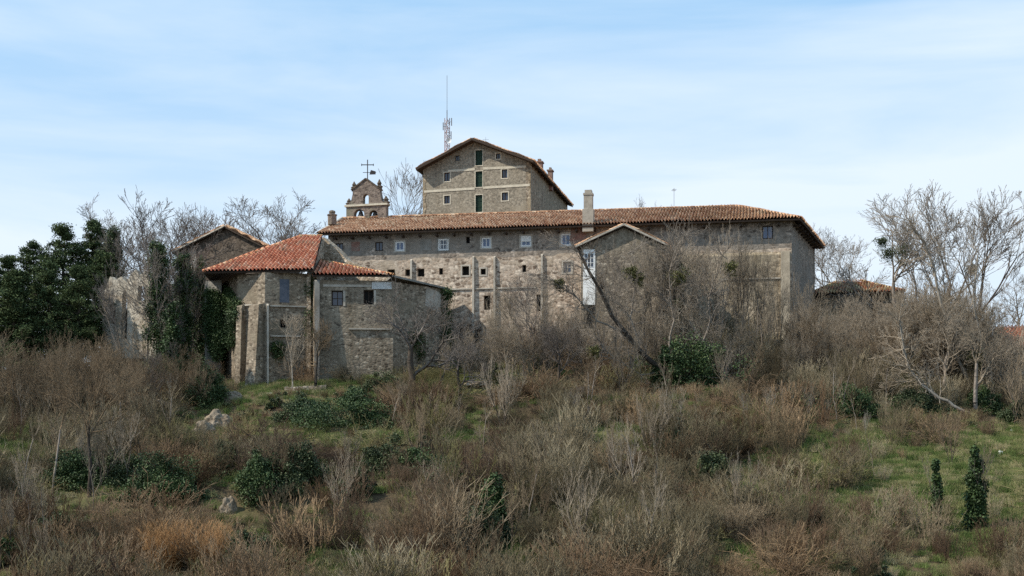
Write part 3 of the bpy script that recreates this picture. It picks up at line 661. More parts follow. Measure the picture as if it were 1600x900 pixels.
# ------------------------------------------------------------------ chancel-like house with red roof
def g2(px, Y): return Vector(((px - CX) / FOC * Y, Y))
Q = [g2(345, 118.5), g2(371, 112.0), g2(414, 110.4), g2(488, 111.4), g2(491, 110.4), g2(614, 110.8), g2(697, 115.5), g2(700, 123)]
ch = thing('red_roofed_house', 'stone house with bright red tiled roof and buttresses at the left front of the monastery', 'house', (-19, 112, 4))
pc = [Plane(Q[i], Q[i + 1]) for i in range(len(Q) - 1)]
ze = 15.15
p3, p5, p6 = pc[2], pc[4], pc[5]
c1 = p5.rect(518, 454, 536, 478); c2 = p5.rect(568, 453, 584, 476); c3 = p3.rect(438, 499, 446, 512); c4 = p5.rect(520, 484, 534, 492)
z4 = p5.uz(550, 440)[1]
bm = bmesh.new()
for i, p_ in enumerate(pc):
    zt = ze if i < 3 else z4 + .1
    hs = {2: [rl(c3)], 4: [rl(c1), rl(c2)]}.get(i, [])
    if i == 5: ol = [(0, 2), (p_.len, 2), (p_.len, p_.uz(697, 452)[1]), (0, z4)]
    elif i == 6: ol = [(0, 2), (p_.len, 2), (p_.len, 14.0), (0, p6.uz(697, 452)[1])]
    else: ol = [(0, 2), (p_.len, 2), (p_.len, zt), (0, zt)]
    slab(bm, p_, ol, hs, thick=.5)
pq = Plane(g2(322, 121), g2(345, 118.5)); slab(bm, pq, [(0, 2), (pq.len, 2), (pq.len, ze), (0, ze)], thick=.5)
obj('wall', bm, M['chancel'], ch)
window(ch, p5, c1, M['wood'], M['glass'], depth=.3, bars=(1, 1)); window(ch, p5, c2, M['wood'], M['void'], depth=.3, bars=(1, 0)); void_box(ch, p3, c3)
for c in (c1, c2):
    bm = bmesh.new(); prism(bm, [p5.P(c[2] + .01, c[1], 0), p5.P(c[2] + .01, c[1], .03), p5.P(c[2] + .2, c[1], .03), p5.P(c[2] + .2, c[1], 0)], dz=c[3] - c[1]); bmesh.ops.recalc_face_normals(bm, faces=bm.faces); obj('window_jamb', bm, M['lime'], ch)
# projecting ivy-grown turret at the far left corner
bm = bmesh.new(); ta, tb = g2(320, 115.6), g2(346, 114.6)
prism(bm, [v3(ta, 2), v3(tb, 2), v3(g2(347, 119), 2), v3(g2(322, 121), 2)], dz=ze - 2.1); obj('corner_turret', bm, M['greyrender'], ch)
# buttresses, ledges, pipes
def buttress(pl, x0, x1, y0, y1, d0, d1, m, name='buttress'):
    u0, z1 = pl.uz(x0, y0); u1, _ = pl.uz(x1, y0); z0 = 2; bm = bmesh.new()
    hexa(bm, [pl.P(u0, z0, 0), pl.P(u0, z0, d0), pl.P(u1, z0, d0), pl.P(u1, z0, 0)], [pl.P(u0, z1 + .2, 0), pl.P(u0, z1, d1), pl.P(u1, z1, d1), pl.P(u1, z1 + .2, 0)])
    bmesh.ops.recalc_face_normals(bm, faces=bm.faces); return obj(name, bm, m, ch)
buttress(pc[1], 376, 384, 479, 0, .9, .5, M['chancel']); buttress(pc[1], 398, 413, 478, 0, 1.5, .7, M['chancel'])
buttress(p3, 416.5, 419.5, 478, 0, .6, .45, M['lime'], 'drainpipe'); buttress(p5, 492, 500, 440, 0, .8, .35, M['greyrender'])
def ledge(pl, x0, x1, y, m=None, d=.16, t=.12):
    u0, z = pl.uz(x0, y); u1, _ = pl.uz(x1, y); bm = bmesh.new()
    prism(bm, [pl.P(u0, z, 0), pl.P(u0, z, d), pl.P(u1, z, d), pl.P(u1, z, 0)], dz=t); bmesh.ops.recalc_face_normals(bm, faces=bm.faces); obj('stone_ledge', bm, m or M['lime'], ch)
ledge(p3, 422, 487, 479); ledge(pc[1], 373, 397, 479); ledge(p3, 422, 470, 526); ledge(p5, 545, 612, 515); ledge(p5, 505, 580, 448, t=.2, d=.05)
bm = bmesh.new(); u0, z1 = p5.uz(581, 441); u1, z0 = p5.uz(612, 452)
for k in range(12):
    a = u0 + (u1 - u0) * k / 12; bb = u0 + (u1 - u0) * (k + 1) / 12; m_ = (a + bb) / 2
    prism(bm, [p5.P(a, z0, .05), p5.P(m_, z0, .11), p5.P(bb, z0, .05), p5.P(bb, z0, .02), p5.P(a, z0, .02)], dz=z1 - z0)
bmesh.ops.recalc_face_normals(bm, faces=bm.faces); obj('metal_sheet', bm, M['sheet'], ch)
bm = bmesh.new(); r = p3.rect(437, 436, 452, 473); slab(bm, p3, rl(r), out=.02, thick=.02); obj('blue_patch', bm, mottle('dull_blue', (.07, .085, .11), (.13, .14, .17), 3), ch)  # flat dull blue patch laid on the wall below the eave
bm = bmesh.new(); r = p6.rect(664, 447, 690, 490); slab(bm, p6, [(r[0], r[1] + .6), (r[2] - .3, r[1]), (r[2], r[3] - .5), (r[0] + .2, r[3])], out=.02, thick=.02); obj('render_patch', bm, M['lime'], ch)
# roofs
E0 = Vector(((319 - CX) / FOC * 111.2, 111.2, 15.15)); E1 = Vector(((491 - CX) / FOC * 110.2, 110.0, 15.15))
Em = Vector(((414 - CX) / FOC * 109.9, 109.7, 15.15))
Ra = Vector((-19.4, 118.4, 19.45)); Rb = Vector((-17.55, 118.4, 19.45)); Ebk = Vector((-28.5, 124, 15.15)); E1b = Vector((-17.35, 118.4, 15.15))
roof_obj('roof', [(E0, E1, [E0, E1, Rb, Ra]), (Ebk, E0, [Ebk, E0, Ra])], M['tile_red'], ch, seed=21, thick=.14, period=.33)
ridge_caps([E0 + Vector((0, 0, .15)), Ra + Vector((0, 0, .15)), Rb + Vector((0, 0, .15))], M['tile_mix'], ch)
G0 = Vector(((488 - CX) / FOC * 109.9, 109.9, 14.72)); G1 = Vector(((616 - CX) / FOC * 110.3, 110.3, 14.72)); G2 = at(500, 410, 116.4); G2.z = 16.85
roof_obj('lower_roof', [(G0, G1, [G0, G1, G2])], M['tile_red'], ch, seed=22, thick=.12, period=.33)
ridge_caps([G1 + Vector((0, 0, .18)), G2 + Vector((0, 0, .2))], M['tile_mix'], ch, .15)
H0 = Vector(((613 - CX) / FOC * 110.2, 110.2, 14.75)); H1 = Vector(((699 - CX) / FOC * 115.2, 115.2, 14.28)); H2 = Vector((-5.7, 124.5, 14.9)); H3 = Vector((-13.5, 124.8, 15.3))
bm = bmesh.new(); prism(bm, [H0, H1, H2, H3], dz=.16); obj('shed_roof', bm, M['greyrender'], ch)
pgw = Plane((Rb.x - .25, 124.5), (Rb.x - .25, 110.9)); bm = bmesh.new()
slab(bm, pgw, [(0, 2), (pgw.len, 2), (pgw.len, 15.1), (124.5 - 118.4, 19.35), (0, 18.6)], thick=.35); obj('gable_wall', bm, M['rubble'], ch)
# broken rubble wall between both roofs
pr = Plane(g2(499, 119.2), g2(560, 117.5))
bm = bmesh.new(); pts = [pr.uz(x, y) for x, y in ((498, 470), (615, 470), (612, 434), (585, 424), (560, 414), (548, 409), (541, 405), (533, 396), (524, 387), (513, 378), (505, 371), (500, 372))]
slab(bm, pr, pts, thick=1.0); tobj('rubble_wall', bm, M['rubble'], 'sloping broken wall of pale rubble beside the bright red roof', 'wall')

# ------------------------------------------------------------------ brown gable house at the left, with trees before it
KA = g2(283, 137); KB = g2(408, 133.5); pk = Plane(KA, KB)
kh = thing('brown_gable_house', 'dark brown gabled stone house behind bare trees, left of the bright red roof', 'house', (KA.x + 4, 136, 8))
kz = pk.uz(283, 392)[1]; ku, kzz = pk.uz(355, 357); kzr = pk.uz(408, 384)[1]
bm = bmesh.new(); slab(bm, pk, [(0, 6), (pk.len, 6), (pk.len, kzr), (ku, kzz), (0, kz)], thick=.5)
p_ = Plane(KB, KB + Vector((2, 12))); slab(bm, p_, [(0, 6), (p_.len, 6), (p_.len, kzr), (0, kzr)], thick=.5); obj('wall', bm, M['dark_stone'], kh)
p_ = Plane(KA + Vector((-1.5, 12)), KA); bm = bmesh.new(); slab(bm, p_, [(0, 6), (p_.len, 6), (p_.len, kz), (0, kz)], thick=.5); obj('plaster_wall', bm, M['plaster'], kh)
bm = bmesh.new(); q = pk.rect(283, 393, 309, 440); slab(bm, pk, [(0, q[1]), (q[2], q[1] + 1), (q[2] - .3, q[3]), (0.2, q[3] - .4)], out=.04, thick=.04); obj('plaster_patch', bm, M['plaster'], kh)
kl = pk.P(-.8, kz - .35, .5); kr = pk.P(pk.len + .5, kzr - .25, .5); ka = pk.P(ku, kzz, .5); kb = Vector((1.8, 12.5, 0))
roof_obj('roof', [(kl, kl + kb, [kl, kl + kb, ka + kb, ka]), (kr + kb, kr, [kr + kb, kr, ka, ka + kb])], M['tile'], kh, seed=31)
bm = bmesh.new(); bar(bm, kl + Vector((0, -.02, .2)), ka + Vector((0, -.02, .2)), .1, .14); obj('verge', bm, M['lime'], kh)

# ruin at the far left
ra_, rb_ = g2(160, 123), g2(245, 120.5); prn = Plane(ra_, rb_)
ruin = thing('ruined_house', 'roofless ruin with patchy pale plaster walls and gaping openings behind the left trees', 'ruin', (ra_.x + 2, 121, 7))
M['ruin'] = stone('ruin_stone', [(0, (.22, .18, .13)), (.5, (.36, .30, .23)), (1, (.50, .44, .36))], (.40, .35, .28), .40, patch=(.58, .54, .46), patch_t=(.44, .50), stain_amt=.9)
pts = [prn.uz(x, y) for x, y in ((162, 560), (245, 560), (245, 470), (240, 440), (232, 432), (226, 424), (218, 430), (212, 421), (204, 428), (198, 442), (190, 432), (180, 437), (172, 432), (166, 448), (163, 456))]
hs = [[prn.uz(x, y) for x, y in h] for h in (((170, 505), (179, 508), (181, 484), (178, 470), (171, 478)), ((189, 530), (198, 530), (199, 470), (196, 452), (191, 460)), ((214, 470), (226, 470), (226, 448), (216, 446)))]
bm = bmesh.new(); slab(bm, prn, pts, hs, thick=.6); obj('front_wall', bm, M['ruin'], ruin)
p_ = Plane(rb_, rb_ + Vector((2, 8))); bm = bmesh.new(); slab(bm, p_, [(0, 6), (p_.len, 6), (p_.len, 15), (0, 16.2)], thick=.5)
p_ = Plane(ra_ + Vector((-.5, 8)), ra_); slab(bm, p_, [(0, 6), (p_.len, 6), (p_.len, 15.2), (3, 13.5), (0, 14)], thick=.5); obj('side_wall', bm, M['ruin'], ruin)
bm = bmesh.new(); prism(bm, [v3(ra_ + Vector((.5, 2)), 6), v3(rb_ + Vector((-.2, 2)), 6), v3(rb_ + Vector((-.2, 2.4)), 6), v3(ra_ + Vector((.5, 2.4)), 6)], dz=7.5); obj('inner_wall', bm, M['dark_stone'], ruin)

# low building at the right with ochre-red roof, and the house at the right edge
LA, LB = g2(1268, 134), g2(1404, 131); pl_ = Plane(LA, LB)
low = thing('low_outbuilding', 'low dark outbuilding with a patched red and ochre tiled roof right of the long wing', 'building', ((LA.x + LB.x) / 2, 133, 8))
lz = pl_.uz(1340, 460)[1]
bm = bmesh.new()
for p_ in (pl_, Plane(LB, LB + Vector((2.5, 8))), Plane(LA + Vector((2.5, 8)), LA)): slab(bm, p_, [(0, 5), (p_.len, 5), (p_.len, lz), (0, lz)], thick=.4)
obj('wall', bm, M['chancel'], low)
l0 = pl_.P(-.3, lz - .1, .6); l1 = pl_.P(pl_.len + .6, lz - .1, .6); lt = Vector((1.1, 5.2, 1.9)); ll = l0.lerp(l1, .34) + lt; lr_ = l0.lerp(l1, .56) + lt; lb = l0 + Vector((2.6, 10, 0)); lbr = l1 + Vector((2.6, 10, 0))
roof_obj('roof', [(l0, l1, [l0, l1, lr_, ll]), (l1, lbr, [l1, lbr, lr_]), (lb, l0, [lb, l0, ll])], M['tile_mix'], low, seed=41)
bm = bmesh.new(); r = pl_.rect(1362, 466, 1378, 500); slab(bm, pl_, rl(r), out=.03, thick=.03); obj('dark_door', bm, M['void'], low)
EA, EB = g2(1574, 116), g2(1660, 113.5); pe_ = Plane(EA, EB)
edge = thing('tiled_cottage', 'cottage with a bright orange tiled roof at the right edge behind grey scrub', 'house', ((EA.x + EB.x) / 2, 115, 4))
z_ = pe_.uz(1590, 545)[1]
dr_ = pe_.rect(1588, 548, 1603, 574)
bm = bmesh.new(); slab(bm, pe_, [(0, 0), (pe_.len, 0), (pe_.len, z_), (0, z_)], [rl(dr_)], thick=.4)
p_ = Plane(EA + Vector((2, 8)), EA); slab(bm, p_, [(0, 0), (p_.len, 0), (p_.len, z_), (0, z_)], thick=.4); obj('wall', bm, M['plaster'], edge); void_box(edge, pe_, dr_)
a0 = pe_.P(-.4, z_ - .15, .6); a1 = pe_.P(pe_.len + .3, z_ - .15, .6); tt = Vector((1.2, 5, 2.35))
roof_obj('roof', [(a0, a1, [a0, a1, a1 + tt, a0 + tt])], M['tile_red'], edge, seed=51)
# ------------------------------------------------------------------ plants
def tubes(segs, sides=3, tipcap=False):
    """segs: array n x 8 (p0, p1, r0, r1) -> verts, quads"""
    s = np.asarray(segs, float); p0, p1, r0, r1 = s[:, 0:3], s[:, 3:6], s[:, 6], s[:, 7]
    d = p1 - p0; d /= np.linalg.norm(d, axis=1)[:, None] + 1e-9
    ref = np.where(np.abs(d[:, 2:3]) > .9, np.array([[1., 0, 0]]), np.array([[0, 0, 1.]]))
    a = np.cross(d, ref); a /= np.linalg.norm(a, axis=1)[:, None] + 1e-9; b = np.cross(d, a)
    V = []; n = len(s)
    for p, r in ((p0, r0), (p1, r1)):
        for k in range(sides):
            t = 2 * math.pi * k / sides; V.append(p + a * (r * math.cos(t))[:, None] + b * (r * math.sin(t))[:, None])
    V = np.stack(V, 1).reshape(-1, 3); base = np.arange(n) * 2 * sides; Fq = []
    for k in range(sides):
        j = (k + 1) % sides; Fq.append(np.stack([base + k, base + j, base + sides + j, base + sides + k], 1))
    return V, np.concatenate(Fq)
def nrmz(v):
    l = math.sqrt(v[0] ** 2 + v[1] ** 2 + v[2] ** 2) or 1; return (v[0] / l, v[1] / l, v[2] / l)
def grow(seed, H=10, r0=.2, levels=4, nseg=(6, 5, 4, 3, 3, 2), first=.3, ratio=.62, ang=(.5, .95), up=.12, wig=.13, rmin=.012, lean=(0, 0), stems=1, spread0=.0, kids=1.0, twist=0):
    rng = random.Random(seed); trunk, crown = [], []; st = []
    for k in range(stems):
        a = rng.uniform(0, 6.28); sp = spread0 * (rng.uniform(.2, 1) if stems > 1 else 1)
        st.append(((.25 * math.cos(a) * (stems > 1) * min(1, stems / 6), .25 * math.sin(a) * (stems > 1) * min(1, stems / 6), -.3), nrmz((lean[0] + sp * math.cos(a), lean[1] + sp * math.sin(a), 1)), H * .62 * rng.uniform(.75, 1.0), r0 * rng.uniform(.7, 1), 0))
    while st:
        p, d, ln, r, lev = st.pop(); n = nseg[min(lev, len(nseg) - 1)]; sl = ln / n
        for i in range(n):
            w = wig * (1 + .12 * lev)
            d = nrmz((d[0] + rng.gauss(0, w), d[1] + rng.gauss(0, w), d[2] + rng.gauss(0, w) + up * (1 if lev else .3)))
            q = (p[0] + d[0] * sl, p[1] + d[1] * sl, p[2] + d[2] * sl); r2 = max(rmin, r * (.55 ** (1 / n)))
            (trunk if lev == 0 else crown).append((*p, *q, r, r2))
            p, r = q, r2; f = (i + 1) / n
            if lev < levels and (lev > 0 or f >= first):
                m = 1 if rng.random() < .75 * kids or i == n - 1 else 0
                if i == n - 1: m = 2
                if lev == 0 and m and rng.random() < .6: m += 1
                for _ in range(m):
                    a = rng.uniform(0, 6.28); th = rng.uniform(*ang) * (.7 if i == n - 1 else 1)
                    ref = (0, 0, 1) if abs(d[2]) < .9 else (1, 0, 0)
                    sx = nrmz((d[1] * ref[2] - d[2] * ref[1], d[2] * ref[0] - d[0] * ref[2], d[0] * ref[1] - d[1] * ref[0]))
                    sy = (d[1] * sx[2] - d[2] * sx[1], d[2] * sx[0] - d[0] * sx[2], d[0] * sx[1] - d[1] * sx[0])
                    ca, sa, ct, s_ = math.cos(a), math.sin(a), math.cos(th), math.sin(th)
                    nd = nrmz(tuple(d[j] * ct + (sx[j] * ca + sy[j] * sa) * s_ for j in range(3)))
                    st.append((q, nd, ln * ratio * rng.uniform(.7, 1.15) * (1.15 - .35 * f), max(rmin, r * .66), lev + 1))
    allp = np.array(trunk + crown)[:, 3:6]; top = np.percentile(allp[:, 2], 99.7)
    k = H / top
    t = np.array(trunk); c = np.array(crown) if crown else np.zeros((0, 8))
    t[:, :6] *= k
    if len(c): c[:, :6] *= k
    return t, c
def leaves(centers, size, rng, squash=1.0, tones=None):
    n = len(centers); nr = rng.normal(size=(n, 3)); nr[:, 2] = np.abs(nr[:, 2]) * squash + .15; nr /= np.linalg.norm(nr, axis=1)[:, None]
    a = np.cross(nr, rng.normal(size=(n, 3))); a /= np.linalg.norm(a, axis=1)[:, None]; b = np.cross(nr, a)
    s = (size * rng.uniform(.6, 1.3, n))[:, None]; a = a * s; b = b * s * .7
    V = np.stack([centers - a, centers - b, centers + a, centers + b], 1).reshape(-1, 3)
    return V, np.arange(4 * n).reshape(n, 4), (rng.random(n) if tones is None else np.clip(tones + rng.normal(0, .12, n), 0, 1))
def blob_points(rng, lobes, per):
    """points over the skins of many overlapping small lobes; lobes: list of (center, radii)"""
    out, tn = [], []
    for c, r in lobes:
        u = rng.normal(size=(per, 3)); u /= np.linalg.norm(u, axis=1)[:, None]
        rr = 1 + rng.normal(-.12, .30, per); out.append(np.array(c) + u * np.array(r) * rr[:, None]); tn.append(np.full(per, rng.uniform(.2, .8)))
    return np.concatenate(out), np.concatenate(tn)
def bush_lobes(rng, w, d, h, n):
    lobes = []; sub = [(rng.uniform(-.55, .55), rng.uniform(-.5, .5), rng.uniform(.3, .6), rng.uniform(.55, 1.0)) for _ in range(5)]
    for _ in range(n):
        a = rng.uniform(0, 6.28); q = sub[int(rng.integers(5))]; rr = math.sqrt(rng.random()); x, y = q[0] + q[2] * rr * math.cos(a), q[1] + q[2] * rr * math.sin(a)
        rr = min(.98, math.hypot(x, y)) * .8 + .2 * rr; rr = rr if q[3] > .7 else min(.97, rr + .15)
        hz_ = h * max(.15, (1 - rr ** 2.2)) * rng.uniform(.55, 1.0); s = rng.uniform(.07, .17)
        lobes.append(((x * w / 2, y * d / 2, max(.1, hz_ * rng.uniform(.35, 1) - s * h * .5)), (s * w * .6, s * d * .6, s * h * .9)))
    return lobes
MESH = {}
TW = dict(round=6.6, airy=6.0, brush=8.0, upright=4.6, sapling=3.4, wide=9.0, bushy=7.5)
def tree_meshes(key, target=6, **kw):
    t, c = grow(**kw); wdt = [np.percentile(c[:, j], 98) - np.percentile(c[:, j], 2) for j in (3, 4)]; f = min(1.7, target / (sum(wdt) / 2))
    for m_ in (t, c):
        for j in (0, 1, 3, 4): m_[:, j] *= f
    tv, tf = tubes(t, 6); me1 = fast_mesh(key + '_trunk', tv, tf, smooth=True)
    cv, cf = tubes(c, 3); me2 = fast_mesh(key + '_crown', cv, cf); MESH[key] = (me1, me2); return t, c
def zone_meadow(px, Y): return px > 1150 and Y < 90
TREES = {
    'round': [dict(seed=11 + i, H=10, r0=.22, levels=5, nseg=(6, 6, 5, 4, 3, 3), first=.25, ratio=.68, ang=(.45, .9), up=.05, wig=.08, rmin=.0115, kids=.82) for i in range(3)],
    'airy': [dict(seed=31 + i, H=10, r0=.19, levels=5, nseg=(6, 6, 5, 4, 3, 3), first=.22, ratio=.70, ang=(.35, .75), up=.045, rmin=.011, wig=.06, kids=.74) for i in range(3)],
    'brush': [dict(seed=131 + i, H=10, r0=.08, levels=4, nseg=(6, 5, 5, 4, 3), first=.1, ratio=.60, ang=(.4, 1.0), up=.11, wig=.13, rmin=.011, stems=5, spread0=.55) for i in range(3)],
    'upright': [dict(seed=51 + i, H=10, r0=.10, levels=3, nseg=(8, 5, 4, 3), first=.3, ratio=.50, ang=(.3, .7), up=.22, wig=.07, rmin=.011, stems=3, spread0=.22) for i in range(4)],
    'sapling': [dict(seed=71 + i, H=10, r0=.11, levels=3, nseg=(8, 5, 4, 3), first=.3, ratio=.42, ang=(.35, .8), up=.18, wig=.07, rmin=.011) for i in range(3)],
    'wide': [dict(seed=91 + i, H=10, r0=.44, levels=5, nseg=(4, 6, 5, 4, 3, 3), first=.45, ratio=.74, ang=(.55, 1.05), up=.05, wig=.16, rmin=.013) for i in range(2)],
    'bushy': [dict(seed=111 + i, H=10, r0=.09, levels=3, nseg=(6, 5, 5, 4), first=.15, ratio=.55, ang=(.4, 1.0), up=.10, wig=.13, rmin=.012, stems=6, spread0=.5) for i in range(3)],
}
for k_, lst in TREES.items():
    for i, kw in enumerate(lst): tree_meshes(f'{k_}{i}', target=TW[k_], **kw)
def instance(key, name, label, cat, px, Y, ytop, tm, cm, wide=1.0, rz=None, group=None, base=None):
    x = (px - CX) / FOC * Y; z = ground(x, Y) if base is None else base
    h = (HOR - ytop) / FOC * Y - z; s = h / 10.0
    t = thing(name, label, cat, (x, Y, z), group)
    me1, me2 = MESH[key]
    for nm, me, m_ in (('trunk', me1, tm), ('crown', me2, cm)):
        o = bpy.data.objects.new(nm, me.copy() if me.users and me.materials and me.materials[0] != m_ else me)
        if not o.data.materials: o.data.materials.append(m_)
        elif o.data.materials[0] != m_: o.data.materials[0] = m_
        COL.objects.link(o); o.parent = t
    t.scale = (s * wide, s * wide, s); t.rotation_euler.z = random.Random(int(px * 7 + Y)).uniform(0, 6.28) if rz is None else rz
    return t
BT = 'bare trees on the hilltop behind the buildings'
TM = M['twig_m']; T_ = M['twig_s']; D_ = M['bark_d']; G_ = M['bark_g']; P_ = M['bark_p']; TG = M['twig_g']; TB = M['twig_b']
for a in [
    ('round0', 'bare_tree', 'tall bare tree, first of the cluster above the white ruin, beside the dark pines', 192, 136, 322, D_, T_, .85),
    ('airy0', 'bare_tree', 'highest bare tree of the cluster above the white ruin', 230, 140, 303, D_, T_, .95),
    ('round1', 'bare_tree', 'rightmost bare tree of the cluster above the white ruin, next to the brown gable', 272, 138, 322, D_, T_, .85),
    ('airy1', 'bare_tree', 'small bare tree touching the left slope of the brown gable', 310, 142, 342, D_, T_, .7),
    ('round2', 'bare_tree', 'round crowned bare tree rising behind the brown gable house', 384, 148, 306, D_, T_, .8),
    ('round0', 'bare_tree', 'broad bare tree between the brown gable and the bright red roof', 414, 144, 295, D_, T_, .95),
    ('airy2', 'bare_tree', 'low bare tree between the bright red roof and the left end of the long wing', 484, 142, 322, D_, T_, .55),
    ('airy1', 'bare_tree', 'slender bare tree between the bell gable and the high gabled house', 622, 152, 247, D_, T_, .62),
    ('airy0', 'bare_tree', 'bare crown just showing over the long roof right of its chimney', 1008, 150, 308, D_, T_, .5),
    ('airy2', 'bare_tree', 'faint bare tree top over the long roof at its thin antenna', 1040, 155, 313, D_, T_, .5),
    ('round1', 'bare_tree', 'bare tree directly behind the right end wall of the long wing', 1302, 146, 355, G_, TM, .85),
    ('airy1', 'bare_tree', 'bare tree behind the patched roof of the low outbuilding', 1336, 142, 365, G_, TM, .9),
    ('airy0', 'bare_tree', 'tallest bare tree at the upper right, with thin ascending branches', 1478, 120, 284, G_, TM, 1.0),
    ('round2', 'bare_tree', 'broad bare tree at the upper right with mistletoe on its left boughs', 1398, 124, 300, G_, TM, .95),
    ('airy2', 'bare_tree', 'bare tree furthest right of the high crowns, leaning over the grey thicket', 1530, 121, 298, G_, TM, .8),
    ('airy1', 'bare_tree', 'bare tree between the two highest crowns at the upper right', 1440, 127, 330, G_, TM, .8),
    ('round0', 'bare_tree', 'distant bare tree at the right edge above the orange tiled cottage', 1596, 150, 418, G_, TM, .9),
]: instance(a[0], a[1], a[2], 'bare tree', a[3], a[4], a[5], a[6], a[7], a[8], group=BT)
# trees on the slope in front of the walls
HT = 'bare trees on the slope before the walls'
for a in [
    ('wide0', 'bare_tree', 'dark spreading bare tree standing before the round end of the red roofed house', 650, 104, 440, D_, T_, .95),
    ('airy2', 'bare_tree', 'pale forked bare tree before the middle windows of the long wing', 818, 108, 430, P_, TG, .62),
    ('airy0', 'bare_tree', 'thin grey bare tree just right of the pale forked one, below the thin buttresses', 849, 110, 425, G_, TG, .6),
    ('wide1', 'bare_tree', 'low crooked bare tree before the middle of the long wing', 795, 105, 500, D_, TG, .7),
    ('airy1', 'bare_tree', 'small bare tree against the buttressed wall under the bright red roof', 458, 107, 486, P_, TG, .75),
    ('wide0', 'bare_tree', 'dark leafless tree against the lower corner of the red roofed house', 492, 108, 478, D_, TB, .55),
    ('round0', 'bare_tree', 'dark trunked bare tree standing alone on the left grass bank', 140, 78, 540, D_, TB, .7),
    ('airy2', 'bare_tree', 'pale thin bare tree left of the dark trunked one on the left bank', 82, 79, 560, G_, TB, .6),
    ('wide0', 'bare_tree', 'crooked grey tree leaning before the right thicket', 1525, 100, 470, G_, TG, .6),
    ('wide1', 'bare_tree', 'forked grey tree in the right thicket below the low outbuilding', 1470, 104, 470, G_, TG, .6),
    ('airy1', 'bare_tree', 'pale stemmed tree before the low outbuilding at the right', 1322, 112, 455, P_, TG, .6),
    ('airy0', 'bare_tree', 'grey bare tree masking the corner buttress of the long wing', 1268, 113, 440, G_, TG, .6),
    ('airy2', 'bare_tree', 'pale branched tree right of the gabled annex', 1092, 108, 405, P_, TG, .75),
    ('round1', 'bare_tree', 'grey bare tree covering the right wall of the gabled annex', 1050, 110, 370, G_, TG, .62),
]: instance(a[0], a[1], a[2], 'bare tree', a[3], a[4], a[5], a[6], a[7], a[8], group=HT)
for a in [
    ('round0', 'grey bare tree rising from the left scrub, right of the dark trunked one', 190, 92, 560, G_, TB, .7), ('airy1', 'bare tree in the left scrub below the broad ivy clad tree', 240, 97, 545, D_, T_, .65), ('round2', 'small dark bare tree low in the middle of the slope', 905, 90, 600, D_, T_, .7),
    ('airy2', 'small bare tree on the slope between the laurel bush and the spreading tree', 612, 93, 585, G_, TG, .6), ('airy0', 'bare tree veiling the gable of the annex, left of its middle', 962, 107, 378, D_, TM, .55), ('round2', 'dark bare tree veiling the gable of the annex, right of its middle', 1008, 108, 372, D_, TM, .5),
    ('airy2', 'tall fine branched tree between the annex and the yellowish wall', 1120, 108, 350, D_, TG, .8),
    ('airy0', 'slender fine branched tree before the middle of the yellowish wall', 1160, 109, 366, D_, TM, .5), ('airy2', 'slender grey tree just right of the annex, taller than its neighbours', 1078, 109, 352, D_, TM, .55), ('airy1', 'fine branched tree before the right part of the yellowish wall', 1196, 108, 395, G_, TG, .6), ('wide1', 'dark forked tree low in front of the thin buttresses', 872, 104, 500, D_, T_, .8),
    ('wide0', 'dark low forked tree right of the shed end', 722, 103, 505, D_, T_, .75), ('round1', 'dark bare tree reaching the small windows of the long wing', 835, 106, 425, D_, T_, .6),
    ('airy2', 'tall dark bare tree on the left bank before the white ruin', 196, 112, 412, D_, T_, .42), ('round2', 'grey bare tree before the white ruin, right of the tall dark one', 232, 114, 395, G_, TG, .5),
    ('round0', 'dark bare tree rising above the broad ivy clad tree', 262, 118, 352, D_, T_, .8),
    ('airy1', 'bare tree hiding the left slope of the brown gable', 300, 124, 372, D_, T_, .7),
]: instance(a[0], 'bare_tree', a[1], 'bare tree', a[2], a[3], a[4], a[5], a[6], a[7], group=HT)
wh = ['before the annex gable', 'just right of the annex gable', 'before the blind window of the long wing', 'before the yellowish lower wall', 'under the dark eaves window of the long wing',
      'touching the corner buttress', 'behind the ivy mound', 'at the foot of the white plaster strip', 'at the foot of the annex', 'left of the corner buttress, lower of two', 'right of the corner buttress', 'under the middle thin buttresses']
for k, (px, Y, yt) in enumerate([(985, 108, 372), (1022, 109, 362), (1118, 109, 352), (1150, 109, 372), (1180, 109, 362), (1215, 110, 398), (1075, 106, 455), (935, 107, 455), (1000, 106, 470), (1200, 107, 440), (1252, 110, 425), (770, 108, 462)]):
    instance(f'upright{k % 4}', 'bare_sapling', 'many stemmed pale bare sapling ' + wh[k], 'sapling', px, Y, yt, M['bark_g'], M['twig_g'], .52, group='pale saplings before the long wing')
lw = ['below the corner buttress', 'on the bank below the yellowish wall', 'beside the dark bramble right of centre', 'in the middle of the white stemmed clump', 'at the left end of the white stemmed clump', 'above the right meadow']
for k, (px, Y, yt) in enumerate([(1262, 93, 598), (1225, 93, 592), (1290, 92, 620), (1195, 92, 600), (1165, 93, 606), (1350, 90, 640)]):
    instance(f'upright{(k + 1) % 4}', 'white_stemmed_shrub', 'white stemmed leafless shrub ' + lw[k], 'shrub', px, Y, yt, P_, P_, .8, group='white stemmed shrubs on the right bank')
